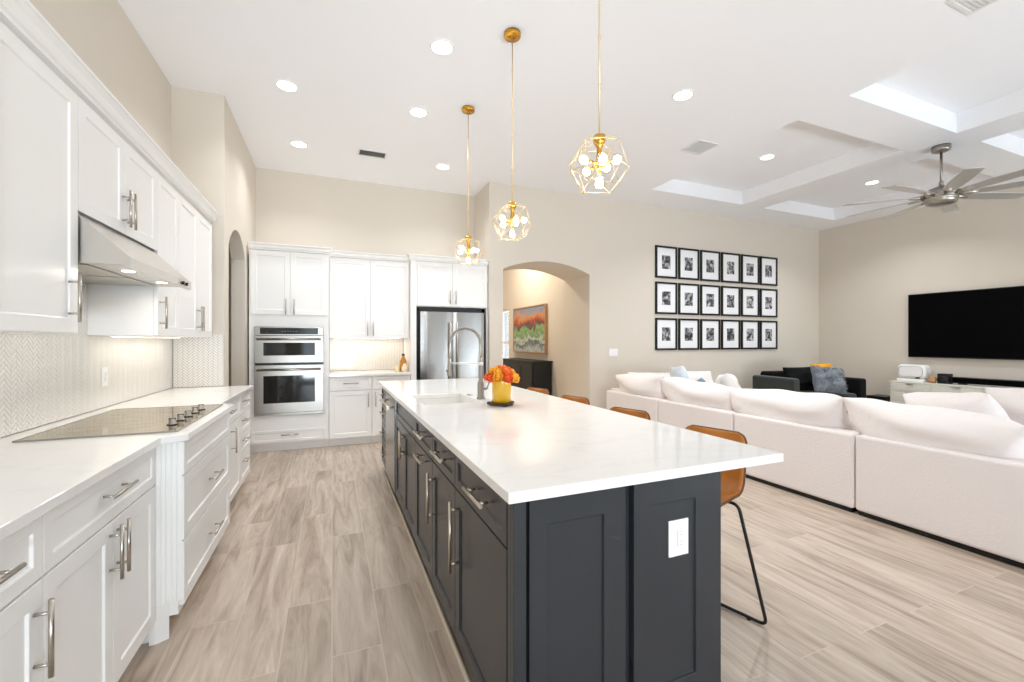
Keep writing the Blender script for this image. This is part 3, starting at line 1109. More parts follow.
# refrigerator
t = thing('refrigerator', 'stainless steel french-door refrigerator beneath the white cabinet', 'refrigerator', (1.105, BF + 0.03, 0))
W = 0.905
bm = new(); box(bm, 0.002, 0.025, 0.02, W - 0.002, 0.60, 1.745); obj('body', bm, M_black, t)
bm = new(); box(bm, -0.047, 0.06, 0.03, 0.0, 0.10, 1.80); box(bm, W, 0.06, 0.03, W + 0.046, 0.10, 1.80); box(bm, -0.047, 0.06, 1.75, W + 0.046, 0.10, 1.805)
obj('gap_shade', bm, M_black, t)  # black strips stand in for the shaded gap around the refrigerator


def fridge_door(name, x0, x1, z0, z1):
    bm = new()
    n = 10
    # gently bowed front
    front = [(x0 + (x1 - x0) * k / n, -0.045 - 0.014 * (1 - (2 * k / n - 1) ** 4)) for k in range(n + 1)]
    prism(bm, front + [(x1, 0.02), (x0, 0.02)], z0, z1)
    return obj(name, bm, M_fridge, t)


for (x0, x1, hx) in ((0, W / 2 - 0.003, W / 2 - 0.045), (W / 2 + 0.003, W, W / 2 + 0.045)):
    d = fridge_door('door', x0, x1, 0.72, 1.74)
    bm = new(); rod(bm, (hx, -0.105, 0.80), (hx, -0.105, 1.60), 0.013, 14)
    for z in (0.84, 1.56): rod(bm, (hx, -0.05, z), (hx, -0.105, z), 0.009, 10)
    obj('handle', bm, M_nickel, d)
d = fridge_door('freezer_drawer', 0, W, 0.06, 0.71)
bm = new(); rod(bm, (0.06, -0.105, 0.63), (W - 0.06, -0.105, 0.63), 0.013, 14)
for x in (0.1, W - 0.1): rod(bm, (x, -0.05, 0.63), (x, -0.105, 0.63), 0.009, 10)
obj('handle', bm, M_nickel, d)

# bottle and pear on the back worktop
t = thing('bottle', 'amber glass bottle with dark cap on the back worktop', 'bottle', (0.918, 6.16, 0.9205))
bm = new(); lathe(bm, [(0.042, 0), (0.048, 0.01), (0.048, 0.09), (0.045, 0.14), (0.022, 0.19), (0.018, 0.215)], seg=20); obj('body', bm, M_bottle, t)
bm = new(); lathe(bm, [(0.02, 0.2155), (0.02, 0.238), (0.015, 0.243), (0, 0.243)], seg=16); obj('cap', bm, M_bark, t)
bm = new(); lathe(bm, [(0.0, 0), (0.03, 0.002), (0.044, 0.03), (0.042, 0.055), (0.025, 0.085), (0.016, 0.105), (0.006, 0.115), (0, 0.116)], seg=20)
o = tag(obj('pear_ornament', bm, M_pear), 'small cream ceramic pear in front of the amber bottle', 'ornament'); o.location = (0.922, 6.05, 0.9205)
bm = new(); lathe(bm, [(0.03, 0), (0.034, 0.004), (0.034, 0.07), (0.03, 0.075), (0, 0.075)], seg=18)
o = tag(obj('candle', bm, mat('cream_wax', '#f3dfb4', 0.5, noise=0.03, nscale=20)), 'short cream candle left of the amber bottle', 'candle'); o.location = (0.835, 6.14, 0.9205)

# ------------------------------------------------------------------ island
IX0, IX1, IY0, IY1 = 0.45, 1.562, 1.106, 4.711
FXI = 0.478            # door plane, facing -X
BX1 = 1.282            # back of the island body
# worktop with a sink cut-out
SX0, SX1, SY0, SY1 = 0.565, 0.955, 2.84, 3.40
bm = new()
gx2 = [IX0, SX0, SX1, IX1]; gy2 = [IY0, SY0, SY1, IY1]
for i in range(3):
    for j in range(3):
        if (i, j) != (1, 1):
            x0, x1, y0, y1 = gx2[i], gx2[i + 1], gy2[j], gy2[j + 1]
            for z, fl in ((0.92, False), (0.888, True)):
                v = [bm.verts.new(p) for p in ((x0, y0, z), (x1, y0, z), (x1, y1, z), (x0, y1, z))]
                bm.faces.new(list(reversed(v)) if fl else v)
def ring(x0, y0, x1, y1):
    c = [(x0, y0), (x1, y0), (x1, y1), (x0, y1)]
    for k in range(4):
        a, b = c[k], c[(k + 1) % 4]
        # subdivide to meet the grid
        ts = [0.0, 1.0]
        gg = gx2 if a[1] == b[1] else gy2
        ax = 0 if a[1] == b[1] else 1
        vals = sorted({g for g in gg if min(a[ax], b[ax]) - 1e-9 <= g <= max(a[ax], b[ax]) + 1e-9}, reverse=a[ax] > b[ax])
        for p, q in zip(vals, vals[1:]):
            P = (p, a[1]) if ax == 0 else (a[0], p)
            Q = (q, a[1]) if ax == 0 else (a[0], q)
            bm.faces.new([bm.verts.new(x) for x in ((*P, 0.888), (*Q, 0.888), (*Q, 0.92), (*P, 0.92))])
ring(IX0, IY0, IX1, IY1); ring(SX0, SY0, SX1, SY1)
bmesh.ops.remove_doubles(bm, verts=bm.verts[:], dist=1e-5)
isl = tag(obj('island_worktop', bm, M_quartz, bevel=0.003), 'large white quartz worktop on the dark island', 'countertop')

# island cabinets: local x -> -Y, local -y -> -X
def isl_cab(name, label, ya, yb, fronts, cat='cabinet', depth=0.60, **kw):
    """ya is the far end, yb the near end"""
    return cabinet(name, label, cat, (FXI, ya, 0), -PI / 2, ya - yb, depth, 0.886, fronts, m=M_dark, toe=0.09, toe_in=0.02, hm=M_goldnickel, handle_r=0.007, **kw)


IDR, IDT = 0.722, 0.884
W = 4.68 - 4.215
isl_cab('drawer_cabinet', 'charcoal four-drawer cabinet at the far end of the island', 4.68, 4.215,
        [('drawer', 0, 0.709, W, IDT, ('h', W / 2, 0.81, 0.18)), ('drawer', 0, 0.51, W, 0.707, ('h', W / 2, 0.63, 0.18)),
         ('drawer', 0, 0.31, W, 0.508, ('h', W / 2, 0.43, 0.18)), ('drawer', 0, 0.10, W, 0.308, ('h', W / 2, 0.23, 0.18))])
# dishwasher
t = thing('dishwasher', 'stainless steel dishwasher built into the far half of the charcoal island', 'dishwasher', (FXI, 4.213, 0), -PI / 2)
W = 4.213 - 3.605
bm = new(); box(bm, 0.004, 0.02, 0.09, W - 0.004, 0.58, 0.86); box(bm, 0.004, 0.06, 0, W - 0.004, 0.58, 0.09); obj('body', bm, M_black, t)
bm = new(); box(bm, 0.004, -0.012, 0.11, W - 0.004, 0.0195, 0.868); d = obj('door', bm, M_fridge, t, bevel=0.003)
bm = new(); rod(bm, (0.03, -0.06, 0.795), (W - 0.03, -0.06, 0.795), 0.012, 14)
for x in (0.06, W - 0.06): rod(bm, (x, -0.011, 0.795), (x, -0.06, 0.795), 0.010, 10)
obj('handle', bm, M_goldnickel, d)
W = 3.603 - 2.722
isl_cab('sink_cabinet', 'charcoal two-door sink cabinet in the island beside the dishwasher', 3.603, 2.722,
        [('false_front', 0, IDR + 0.002, W, IDT), ('door', 0, 0.10, W / 2, IDR, ('v', W / 2 - 0.03, 0.60, 0.19)), ('door', W / 2, 0.10, W, IDR, ('v', W / 2 + 0.03, 0.60, 0.19))], depth=0.066)
W = 2.72 - 2.222
isl_cab('pullout_cabinet', 'charcoal island cabinet with a horizontal bar on its tall pull-out door', 2.72, 2.222,
        [('drawer', 0, IDR + 0.002, W, IDT, ('h', W / 2, 0.808, 0.20)), ('door', 0, 0.10, W, IDR, ('h', W / 2, 0.672, 0.20))])
W = 2.22 - 1.775
isl_cab('base_cabinet', 'charcoal island cabinet with drawer over one door, second from the near corner', 2.22, 1.775,
        [('drawer', 0, IDR + 0.002, W, IDT, ('h', W / 2, 0.803, 0.20)), ('door', 0, 0.10, W, IDR, ('v', 0.04, 0.55, 0.25))])
W = 1.773 - 1.19
isl_cab('base_cabinet', 'wide charcoal island cabinet with drawer over one door, at the near corner', 1.773, 1.19,
        [('drawer', 0, IDR + 0.002, W, IDT, ('h', W / 2 + 0.05, 0.803, 0.20)), ('door', 0, 0.10, W, IDR, ('v', 0.045, 0.54, 0.29))])
# end panel facing the camera: two shaker panels, corner post
t = thing('island_end_panel', 'charcoal end panel of the island with two recessed panels and a white outlet', 'cabinet panel', (0, 0, 0))
bm = new()
box(bm, 0.479, 1.165, 0.0, BX1 - 0.002, 1.187, 0.886)
box(bm, 0.479, 1.141, 0.0, 0.520, 1.165, 0.886)
obj('back_board', bm, M_dark, t, bevel=0.0015, seg=1)
for (x0, x1) in ((0.529, 0.868), (0.900, 1.281)):
    bm = shaker4_bm(x0, 0.012, x1, 0.884, 1.139, 0.0255, (0.06, 0.082 if x0 < 0.6 else 0.117, 0.18, 0.085), 0.010)
    obj('panel', bm, M_dark, t, bevel=0.0015, seg=1)
bm = new()
box(bm, BX1 - 0.022, 1.19, 0.0, BX1, 4.68, 0.886)
tag(obj('island_back_panel', bm, M_dark, bevel=0.0015), 'charcoal back panel of the island behind the leather stools', 'cabinet panel')
outlet('wall_outlet', 'white outlet plate on the charcoal end panel of the island', (1.091, 1.149, 0.670), 0, w=0.086, h=0.123)
bm = new()
rod(bm, (0.492, 1.19, 0.010), (0.492, 4.68, 0.010), 0.011, 12)
struct('trim_7', bm, M_rail, label='beige quarter round along the foot of the island')

# sink
t = thing('kitchen_sink', 'white undermount sink in the island worktop behind the yellow vase', 'sink', (0, 0, 0))
bm = new()
a = (SX0 - 0.004, SY0 - 0.004, SX1 + 0.004, SY1 + 0.004)
zt, zb = 0.8865, 0.67
th = 0.012
box(bm, a[0] - th, a[1] - th, zb - th, a[2] + th, a[3] + th, zb)
box(bm, a[0] - th, a[1] - th, zb, a[0], a[3] + th, zt); box(bm, a[2], a[1] - th, zb, a[2] + th, a[3] + th, zt)
box(bm, a[0], a[1] - th, zb, a[2], a[1], zt); box(bm, a[0], a[3], zb, a[2], a[3] + th, zt)
obj('basin', bm, mat('sink_white', '#f0eeea', 0.25, noise=0.01, nscale=10), t)
bm = new(); lathe(bm, [(0.045, 0), (0.045, 0.004), (0.035, 0.003), (0, 0.002)], (0.76, 3.12, zb + 0.0005), 20); obj('drain', bm, M_steel, t)

# faucet: gooseneck in a spring with a docking arm, spout reaching back over the sink
FP = Vector((0.995, 2.985, 0.9205))
t = thing('faucet', 'tall brushed steel spring-neck kitchen faucet on the island', 'faucet', FP)
bm = new()
lathe(bm, [(0.028, 0), (0.028, 0.012), (0.023, 0.02), (0.023, 0.115), (0.017, 0.13), (0.013, 0.14), (0.013, 0.30)], seg=18)
obj('body', bm, M_steel, t)
dirv = Vector((-0.8, 0.6, 0)).normalized()   # towards the basin and the dishwasher end
def fp(s, z): return dirv * s + Vector((0, 0, z))
pts = [fp(0, 0.28), fp(0, 0.36)]
RR = 0.118
for k in range(0, 15):
    a = PI - PI * k / 14
    pts.append(fp(RR + RR * math.cos(a), 0.40 + RR * 0.95 * math.sin(a)))
pts.append(fp(2 * RR + 0.004, 0.34))
pts.append(fp(2 * RR + 0.006, 0.29))
bm = new(); tube(bm, pts, 0.0085, 10); obj('hose', bm, M_nickel, t)
# spring coil around it
bm = new()
dense = []
for i in range(len(pts) - 1):
    for q in range(14):
        dense.append(Vector(pts[i]).lerp(Vector(pts[i + 1]), q / 14))
coil = []
sd = Vector((0, 0, 1)).cross(dirv)
tot = 0
for i, p in enumerate(dense):
    tng = (dense[min(i + 1, len(dense) - 1)] - dense[max(i - 1, 0)]).normalized()
    nn = tng.cross(sd).normalized()
    if i: tot += (dense[i] - dense[i - 1]).length
    a = tot / 0.0075 * 2 * PI
    coil.append(p + (nn * math.cos(a) + sd * math.sin(a)) * 0.0125)
tube(bm, coil, 0.0020, 5)
obj('spring', bm, M_steel, t)
bm = new(); tube(bm, [fp(2 * RR + 0.006, 0.29), fp(2 * RR + 0.006, 0.20), fp(2 * RR + 0.006, 0.16)], [0.013, 0.016, 0.019], 14); sh = obj('spray_head', bm, M_steel, t)
bm = new(); rod(bm, fp(2 * RR + 0.023, 0.20), fp(2 * RR + 0.029, 0.20), 0.010, 10); obj('button', bm, M_black, sh)
bm = new(); rod(bm, fp(0.0, 0.255), fp(2 * RR + 0.0, 0.255), 0.0065, 10)
lathe(bm, [(0.017, 0.243), (0.017, 0.267)], seg=16)
obj('docking_arm', bm, M_plastic, t)
bm = new(); rod(bm, (0.022, -0.016, 0.075), (0.040, -0.030, 0.075), 0.009, 10); rod(bm, (0.038, -0.028, 0.075), (0.058, -0.045, 0.14), 0.005, 8); obj('lever', bm, M_steel, t)
# air switch button next to faucet
bm = new(); lathe(bm, [(0.024, 0), (0.024, 0.004), (0.018, 0.006), (0.018, 0.012), (0, 0.013)], seg=18)
o = tag(obj('air_switch', bm, M_steel), 'small round steel button in the island worktop beside the faucet', 'button'); o.location = (0.985, 3.22, 0.9205)

# vase, trivet, flowers
VP = Vector((1.030, 2.655, 0.9205))
bm = new()
nq = 40
pts = [((0.084 + 0.008 * math.sin(3 * a) + 0.006 * math.sin(7 * a + 1)) * math.cos(a), (0.084 + 0.008 * math.sin(3 * a) + 0.006 * math.sin(7 * a + 1)) * math.sin(a)) for a in [2 * PI * k / nq for k in range(nq)]]
prism(bm, pts, 0.006, 0.019)
for a in (0.5, 2.6, 4.7):
    lathe(bm, [(0.01, 0), (0.012, 0.006)], (0.07 * math.cos(a), 0.07 * math.sin(a), 0), 10)
o = tag(obj('trivet', bm, M_bark, bevel=0.002), 'dark wood slice trivet beneath the yellow vase', 'trivet'); o.location = VP
bm = new(); lathe(bm, [(0.058, 0), (0.062, 0.004), (0.063, 0.14), (0.0625, 0.146), (0.058, 0.146), (0.057, 0.02), (0, 0.018)], seg=32)
o = tag(obj('vase', bm, M_vase), 'glossy yellow cylinder vase on the dark wood trivet', 'vase'); o.location = VP + Vector((0, 0, 0.0195))
fb = thing('flower_bouquet', 'rounded bouquet of orange and amber roses in the yellow vase', 'flowers', VP + Vector((0, 0, 0.0195)))


def rose(c, r, m, seed):
    rnd = random.Random(seed)
    bm = new()
    c = Vector(c)
    q = Vector((c.x, c.y, c.z - 0.07)).to_track_quat('Z', 'Y')
    ball(bm, c, r * 0.55, 1, 1, 1.05, 10, 7)
    for layer, (n, rr, lift) in enumerate(((4, 0.62, 0.20), (5, 0.85, 0.05), (6, 1.0, -0.12))):
        for k in range(n):
            a = 2 * PI * (k + 0.5 * layer) / n + rnd.random() * 0.4
            vs = []
            for i in range(4):
                row = []
                for j in range(5):
                    u = (j - 2) / 2
                    v = i / 3
                    ang = a + u * 1.9 / n * 1.5
                    rad = r * rr * (0.45 + 0.62 * math.sin(v * 1.5)) * (1 + 0.1 * v)
                    z = r * (-0.75 + 1.25 * v + lift - 0.3 * u * u * v - (0.25 * v ** 3 if layer == 2 else 0))
                    row.append(bm.verts.new(c + q @ Vector((rad * math.cos(ang), rad * math.sin(ang), z))))
                vs.append(row)
            for i in range(3):
                for j in range(4):
                    f = bm.faces.new((vs[i][j], vs[i][j + 1], vs[i + 1][j + 1], vs[i + 1][j])); f.smooth = True
    o = obj('rose', bm, m, fb)
    so = o.modifiers.new('thick', 'SOLIDIFY'); so.thickness = 0.0016
    return o


pos = []
for ring_n, rad, z in ((1, 0.0, 0.222), (6, 0.055, 0.204), (9, 0.090, 0.170)):
    for k in range(ring_n):
        a = 2 * PI * k / ring_n + ring_n * 0.3
        pos.append((rad * math.cos(a), rad * math.sin(a), z + random.uniform(-0.008, 0.008)))
cm = [M_orange, M_yel2, M_orange2, M_orange, M_yel2]
for k, p in enumerate(pos):
    rose(p, random.uniform(0.030, 0.036), cm[(k * 2 + k // 5) % 5], 100 + k)
bm = new()
for k, p in enumerate(pos):
    rod(bm, (p[0] * 0.35, p[1] * 0.35, 0.03), (p[0] * 0.5, p[1] * 0.5, p[2] - 0.02), 0.003, 6)
obj('stems', bm, M_leaf, fb)
bm = new()
for k in range(9):
    a = 2 * PI * k / 9
    b = Vector((0.05 * math.cos(a), 0.05 * math.sin(a), 0.155)); e = Vector((0.09 * math.cos(a), 0.09 * math.sin(a), 0.165)); s = Vector((-math.sin(a), math.cos(a), 0)) * 0.016
    m_ = (b + e) / 2 + Vector((0, 0, 0.006))
    vs = [bm.verts.new(x) for x in (b, m_ + s, e, m_ - s)]
    bm.faces.new(vs)
lf = obj('leaves', bm, M_leaf, fb); so = lf.modifiers.new('thick', 'SOLIDIFY'); so.thickness = 0.001

# ------------------------------------------------------------------ counter stools
def build_stool():
    """seat faces local -x (towards the island); base at z=0"""
    t = thing('counter_stool', 'x', 'stool', (0, 0, 0))
    # one bucket shell: seat curving up into a low back
    def shell(u, v, inset=0.0, off=0.0):
        # u in [-1,1] across, v in [0,1] from front edge to top of back
        L1, rad, L2 = 0.30, 0.12, 0.20
        arc = rad * 1.36
        s = v * (L1 + arc + L2)
        if s < L1:
            x, z, nx, nz = -0.30 + s, 0.02 - 0.02 * math.sin(min(1, s / 0.3) * PI / 2) , 0, 1
            dxs, dzs = 1, 0
        elif s < L1 + arc:
            a = (s - L1) / rad
            x, z = rad * math.sin(a), rad - rad * math.cos(a)
            nx, nz = -math.sin(a), math.cos(a)
        else:
            a = 1.36
            d = s - L1 - arc
            x, z = rad * math.sin(a) + d * math.cos(a), rad - rad * math.cos(a) + d * math.sin(a)
            nx, nz = -math.sin(a), math.cos(a)
        wmax = 0.178
        # rounded corners at both ends
        e0 = min(1, s / 0.09); e1 = min(1, (L1 + arc + L2 - s) / 0.06)
        wr = wmax * (1 - 0.16 * (1 - e0) ** 2 - 0.26 * (1 - math.sqrt(max(0, 1 - (1 - e1) ** 2)))) * (1 - 0.14 * max(0, v - 0.45) / 0.55)
        y = u * wr
        dish = 0.045 * (abs(u) ** 2.4) * (0.35 + 0.65 * math.sin(PI * min(1, v * 1.05)))
        return Vector((x + nx * (dish + off), y, z + nz * (dish + off)))
    nu, nv = 14, 56
    bm = new()
    top = [[bm.verts.new(shell(-1 + 2 * i / nu, j / nv, off=0.008)) for i in range(nu + 1)] for j in range(nv + 1)]
    bot = [[bm.verts.new(shell(-1 + 2 * i / nu, j / nv, off=-0.008)) for i in range(nu + 1)] for j in range(nv + 1)]
    for j in range(nv):
        for i in range(nu):
            f = bm.faces.new((top[j][i], top[j][i + 1], top[j + 1][i + 1], top[j + 1][i])); f.smooth = True
            f = bm.faces.new((bot[j][i], bot[j + 1][i], bot[j + 1][i + 1], bot[j][i + 1])); f.smooth = True
    edge = [(0, i) for i in range(nu)] + [(j, nu) for j in range(nv)] + [(nv, i) for i in range(nu, 0, -1)] + [(j, 0) for j in range(nv, 0, -1)]
    for k in range(len(edge)):
        a, b = edge[k], edge[(k + 1) % len(edge)]
        bm.faces.new((top[a[0]][a[1]], top[b[0]][b[1]], bot[b[0]][b[1]], bot[a[0]][a[1]]))
    path = [shell(-1 + 2 * e[1] / nu, e[0] / nv, off=0.0) for e in edge]
    SH = 0.603
    s = obj('seat_shell', bm, M_leather, t, loc=(0, 0, SH))
    bm = new(); tube(bm, path, 0.0066, 8, True)
    obj('piping', bm, M_leatherb, s)
    # two sled loops, splayed, joined under the seat
    def loop(sg):
        xt, xb = (-0.17, -0.235) if sg < 0 else (0.06, 0.175)
        A = Vector((xt, -0.15, SH - 0.022)); yb = 0.18 if sg < 0 else 0.23; B = Vector((xb, -yb, 0.012)); C = Vector((xb, yb, 0.012)); D_ = Vector((xt, 0.15, SH - 0.022))
        def rounded(seq, d=0.035, n=5):
            out = [seq[0]]
            for k in range(1, len(seq) - 1):
                p, q, r_ = seq[k - 1], seq[k], seq[k + 1]
                a = q + (p - q).normalized() * d
                b = q + (r_ - q).normalized() * d
                for i in range(n + 1):
                    s_ = i / n
                    out.append((1 - s_) ** 2 * a + 2 * s_ * (1 - s_) * q + s_ ** 2 * b)
            out.append(seq[-1])
            return out
        return rounded([Vector((xt, -0.005, SH - 0.022)), A, B, C, D_, Vector((xt, 0.005, SH - 0.022))])
    for sg in (-1, 1):
        bm = new(); tube(bm, loop(sg), 0.0078, 10)
        for y in (-0.15, 0.15):
            lathe(bm, [(0.009, 0.0), (0.009, 0.006)], (-0.235 if sg < 0 else 0.175, y, 0.0), 10)
        obj('leg_loop', bm, M_blackmetal, t)
    bm = new(); rod(bm, (-0.214, -0.17, 0.165), (-0.214, 0.17, 0.165), 0.0072, 10)
    obj('foot_rail', bm, M_blackmetal, t)
    bm = new(); box(bm, -0.18, -0.10, SH - 0.016, 0.08, 0.10, SH - 0.012)
    obj('mounting_plate', bm, M_blackmetal, t)
    return t


STOOLS = [(1.578, 'tan leather counter stool at the near end of the island, its leg showing'),
          (2.255, 'tan leather counter stool second from the near end of the island'),
          (2.935, 'tan leather counter stool second from the far end of the island'),
          (3.60, 'tan leather counter stool at the far end of the island, below the painting')]
st0 = build_stool()
for i, (y, lab) in enumerate(STOOLS):
    o = st0 if i == 0 else copy_tree(st0)
    o.location = (1.64, y, 0)
    o.rotation_euler = (0, 0, R(17))
    tag(o, lab, 'stool', 'tan leather stools along the island')

# ------------------------------------------------------------------ soft shapes
def rbox(bm, x0, y0, z0, x1, y1, z1):
    box(bm, x0, y0, z0, x1, y1, z1)


def pillow_bm(w_, h_, t_, n=18, seed=0, pinch=0.07, wr=0.006, p=2.6):
    """soft cushion lying in local x (width) and z (height), thickness on y, centre at origin"""
    rnd = random.Random(seed)
    ph = [rnd.random() * 6.28 for _ in range(6)]
    bm = new()
    F, B = [], []
    for j in range(n + 1):
        v = -1 + 2 * j / n
        rf, rb = [], []
        for i in range(n + 1):
            u = -1 + 2 * i / n
            eu, ev = abs(u), abs(v)
            x = u * w_ / 2 * (1 - pinch * (1 - ev ** 2) * eu ** 2 * 0.6)
            z = v * h_ / 2 * (1 - pinch * (1 - eu ** 2) * ev ** 2 * 0.6)
            th = t_ / 2 * ((1 - eu ** p) * (1 - ev ** p)) ** 0.5
            wv = wr * (math.sin(5 * u + ph[0] + 2 * v) + math.sin(7 * v + ph[1] - 3 * u) + 0.7 * math.sin(11 * u * v + ph[2])) * min(1, th / 0.03)
            wb = wr * (math.sin(5 * u + ph[3] + 2 * v) + math.sin(7 * v + ph[4] - 3 * u)) * min(1, th / 0.03)
            edge = i in (0, n) or j in (0, n)
            a = bm.verts.new((x, -th + wv * 0.8, z))
            rf.append(a)
            rb.append(a if edge else bm.verts.new((x, th + wb * 0.8, z)))
        F.append(rf); B.append(rb)
    for j in range(n):
        for i in range(n):
            f = bm.faces.new((F[j][i], F[j][i + 1], F[j + 1][i + 1], F[j + 1][i])); f.smooth = True
            f = bm.faces.new((B[j][i], B[j + 1][i], B[j + 1][i + 1], B[j][i + 1])); f.smooth = True
    return bm


def pillow(name, label, cat, m, loc, rot, w_, h_, t_, seed=0, parent=None, sub=1, wr=0.006, pinch=0.07, group=None, p=2.6):
    o = obj(name, pillow_bm(w_, h_, t_, seed=seed, wr=wr, pinch=pinch, p=p), m, parent, sub=sub, loc=loc, rot=rot)
    if parent is None:
        tag(o, label, cat, group)
    return o


# ------------------------------------------------------------------ sectional sofa
SXB = 3.73
t = thing('sectional_sofa', 'large white linen sectional sofa with its back towards the island', 'sofa', (SXB, 0, 0))
MOD = [(0.99, 2.075), (2.085, 3.17), (3.18, 4.27), (4.28, 5.36)]
for k, (y0, y1) in enumerate(MOD):
    bm = new(); box(bm, 0, y0, 0.035, 0.20, y1, 0.615)
    obj('back_panel', bm, M_linen, t, bevel=0.022, seg=4)
    bm = new(); box(bm, 0.205, y0, 0.04, 1.02, y1, 0.27)
    obj('seat_base', bm, M_linen, t, bevel=0.02, seg=3)
    bm = new(); box(bm, 0.205, y0 + 0.005, 0.275, 1.04, y1 - 0.005, 0.46)
    obj('seat_cushion', bm, M_cush, t, bevel=0.05, seg=5)
    bm = new(); box(bm, 0.02, y0 + 0.02, 0.0, 0.98, y1 - 0.02, 0.036)
    obj('plinth', bm, M_black, t)
# the return along the photo wall and the chaise at the near end
for nm, b, m_, bv in (('seat_base', (1.03, 4.45, 0.04, 2.15, 5.36, 0.27), M_linen, 0.02), ('seat_cushion', (1.045, 4.45, 0.275, 2.15, 5.12, 0.46), M_cush, 0.05),
                      ('back_panel', (0.21, 5.375, 0.035, 2.15, 5.56, 0.615), M_linen, 0.022), ('plinth', (1.0, 4.47, 0, 2.1, 5.34, 0.036), M_black, 0),
                      ('seat_base', (1.03, 0.99, 0.04, 2.15, 2.075, 0.27), M_linen, 0.02), ('seat_cushion', (1.045, 0.995, 0.275, 2.15, 2.07, 0.46), M_cush, 0.05),
                      ('plinth', (1.0, 1.01, 0, 2.1, 2.05, 0.036), M_black, 0)):
    bm = new(); box(bm, *b); obj(nm, bm, m_, t, bevel=bv, seg=4)
# back cushions: local x across -> along Y
BC = [(1.72, 1.10, 0.50, -32), (2.77, 1.20, 0.50, -30), (3.80, 1.22, 0.50, -31), (4.76, 1.06, 0.52, -28)]
for k, (yc, wd, ht, tl) in enumerate(BC):
    o = pillow('back_cushion', None, None, M_cush, (0.225, yc, 0.655), Euler((R(tl), R((-3, 2, -2, 3)[k]), R(90)), 'XYZ'), wd, ht, 0.38, seed=20 + k, parent=t, wr=0.017, pinch=0.16, p=2.0)
for k, (x, y) in enumerate(((0.75, 5.28), (1.6, 5.28))):
    pillow('back_cushion', None, None, M_cush, (x, y - 0.03, 0.655), Euler((R(-18), R(2), 0)), 0.85, 0.46, 0.30, seed=40 + k, parent=t, wr=0.015, pinch=0.14, p=2.0)
G_P = 'loose pillows on the sectional sofa'
pillow('throw_pillow', 'pale blue pillow propped behind the white sofa cushions', 'pillow', M_blue, (4.42, 4.60, 0.775), Euler((R(-14), R(6), R(60))), 0.60, 0.46, 0.18, seed=51)
pillow('throw_pillow', 'small slate blue pillow leaning in front of the pale blue one', 'pillow', M_teal, (4.27, 4.08, 0.70), Euler((R(-22), R(14), R(62))), 0.42, 0.34, 0.13, seed=52)
pillow('throw_pillow', 'soft white pillow lying beside the slate blue pillow', 'pillow', M_cush, (4.78, 4.12, 0.70), Euler((R(-20), R(6), R(50))), 0.66, 0.46, 0.26, seed=53, wr=0.008)
pillow('throw_pillow', 'plump white linen pillow heaped on the near corner of the sofa', 'pillow', M_cush, (4.98, 1.97, 0.70), Euler((R(-34), R(7), R(70))), 0.76, 0.46, 0.32, seed=54, wr=0.012, pinch=0.12, p=2.0)
pillow('throw_pillow', 'white linen pillow behind the plump one, cut by the picture edge', 'pillow', M_cush, (5.25, 1.60, 0.735), Euler((R(-14), R(6), R(62))), 0.70, 0.50, 0.26, seed=55, wr=0.012, pinch=0.12, p=2.0)

# ------------------------------------------------------------------ corner loveseat
t = thing('loveseat', 'dark green velvet loveseat in the corner beyond the white sofa', 'loveseat', (7.70, 5.02, 0), R(-8))
bm = new(); box(bm, -0.62, -0.38, 0.12, 0.62, 0.40, 0.30); obj('seat_base', bm, M_green, t, bevel=0.03, seg=3)
bm = new(); box(bm, -0.62, -0.40, 0.305, 0.62, 0.20, 0.45); obj('seat_cushion', bm, M_green, t, bevel=0.05, seg=4)
bm = new(); box(bm, -0.62, 0.20, 0.305, 0.62, 0.42, 0.80); obj('backrest', bm, M_blackfab, t, bevel=0.05, seg=4)
bm = new(); box(bm, -0.79, -0.42, 0.12, -0.625, 0.42, 0.73); obj('arm', bm, M_green, t, bevel=0.04, seg=4)
bm = new(); box(bm, 0.625, -0.42, 0.12, 0.80, 0.42, 0.70); obj('arm', bm, M_blackfab, t, bevel=0.04, seg=4)
for x in (-0.72, 0.72):
    for y in (-0.33, 0.34):
        bm = new(); rod(bm, (x, y, 0.0), (x, y, 0.121), 0.016, 10, 0.024); obj('leg', bm, M_espresso, t)
pillow('throw_pillow', 'black velvet pillow along the back of the green loveseat', 'pillow', M_blackfab, (7.47, 5.01, 0.72), Euler((R(-14), 0, R(-8))), 0.66, 0.36, 0.16, seed=61)
pillow('throw_pillow', 'mustard yellow pillow peeking over the grey fur one', 'pillow', M_yellow, (8.02, 4.97, 0.775), Euler((R(-14), 0, R(-8))), 0.46, 0.36, 0.14, seed=62)
fp_ = pillow('throw_pillow', 'shaggy grey fur pillow on the green loveseat', 'pillow', M_greyfur, (7.74, 4.70, 0.685), Euler((R(-16), R(6), R(-12))), 0.66, 0.46, 0.18, seed=63, wr=0.01)
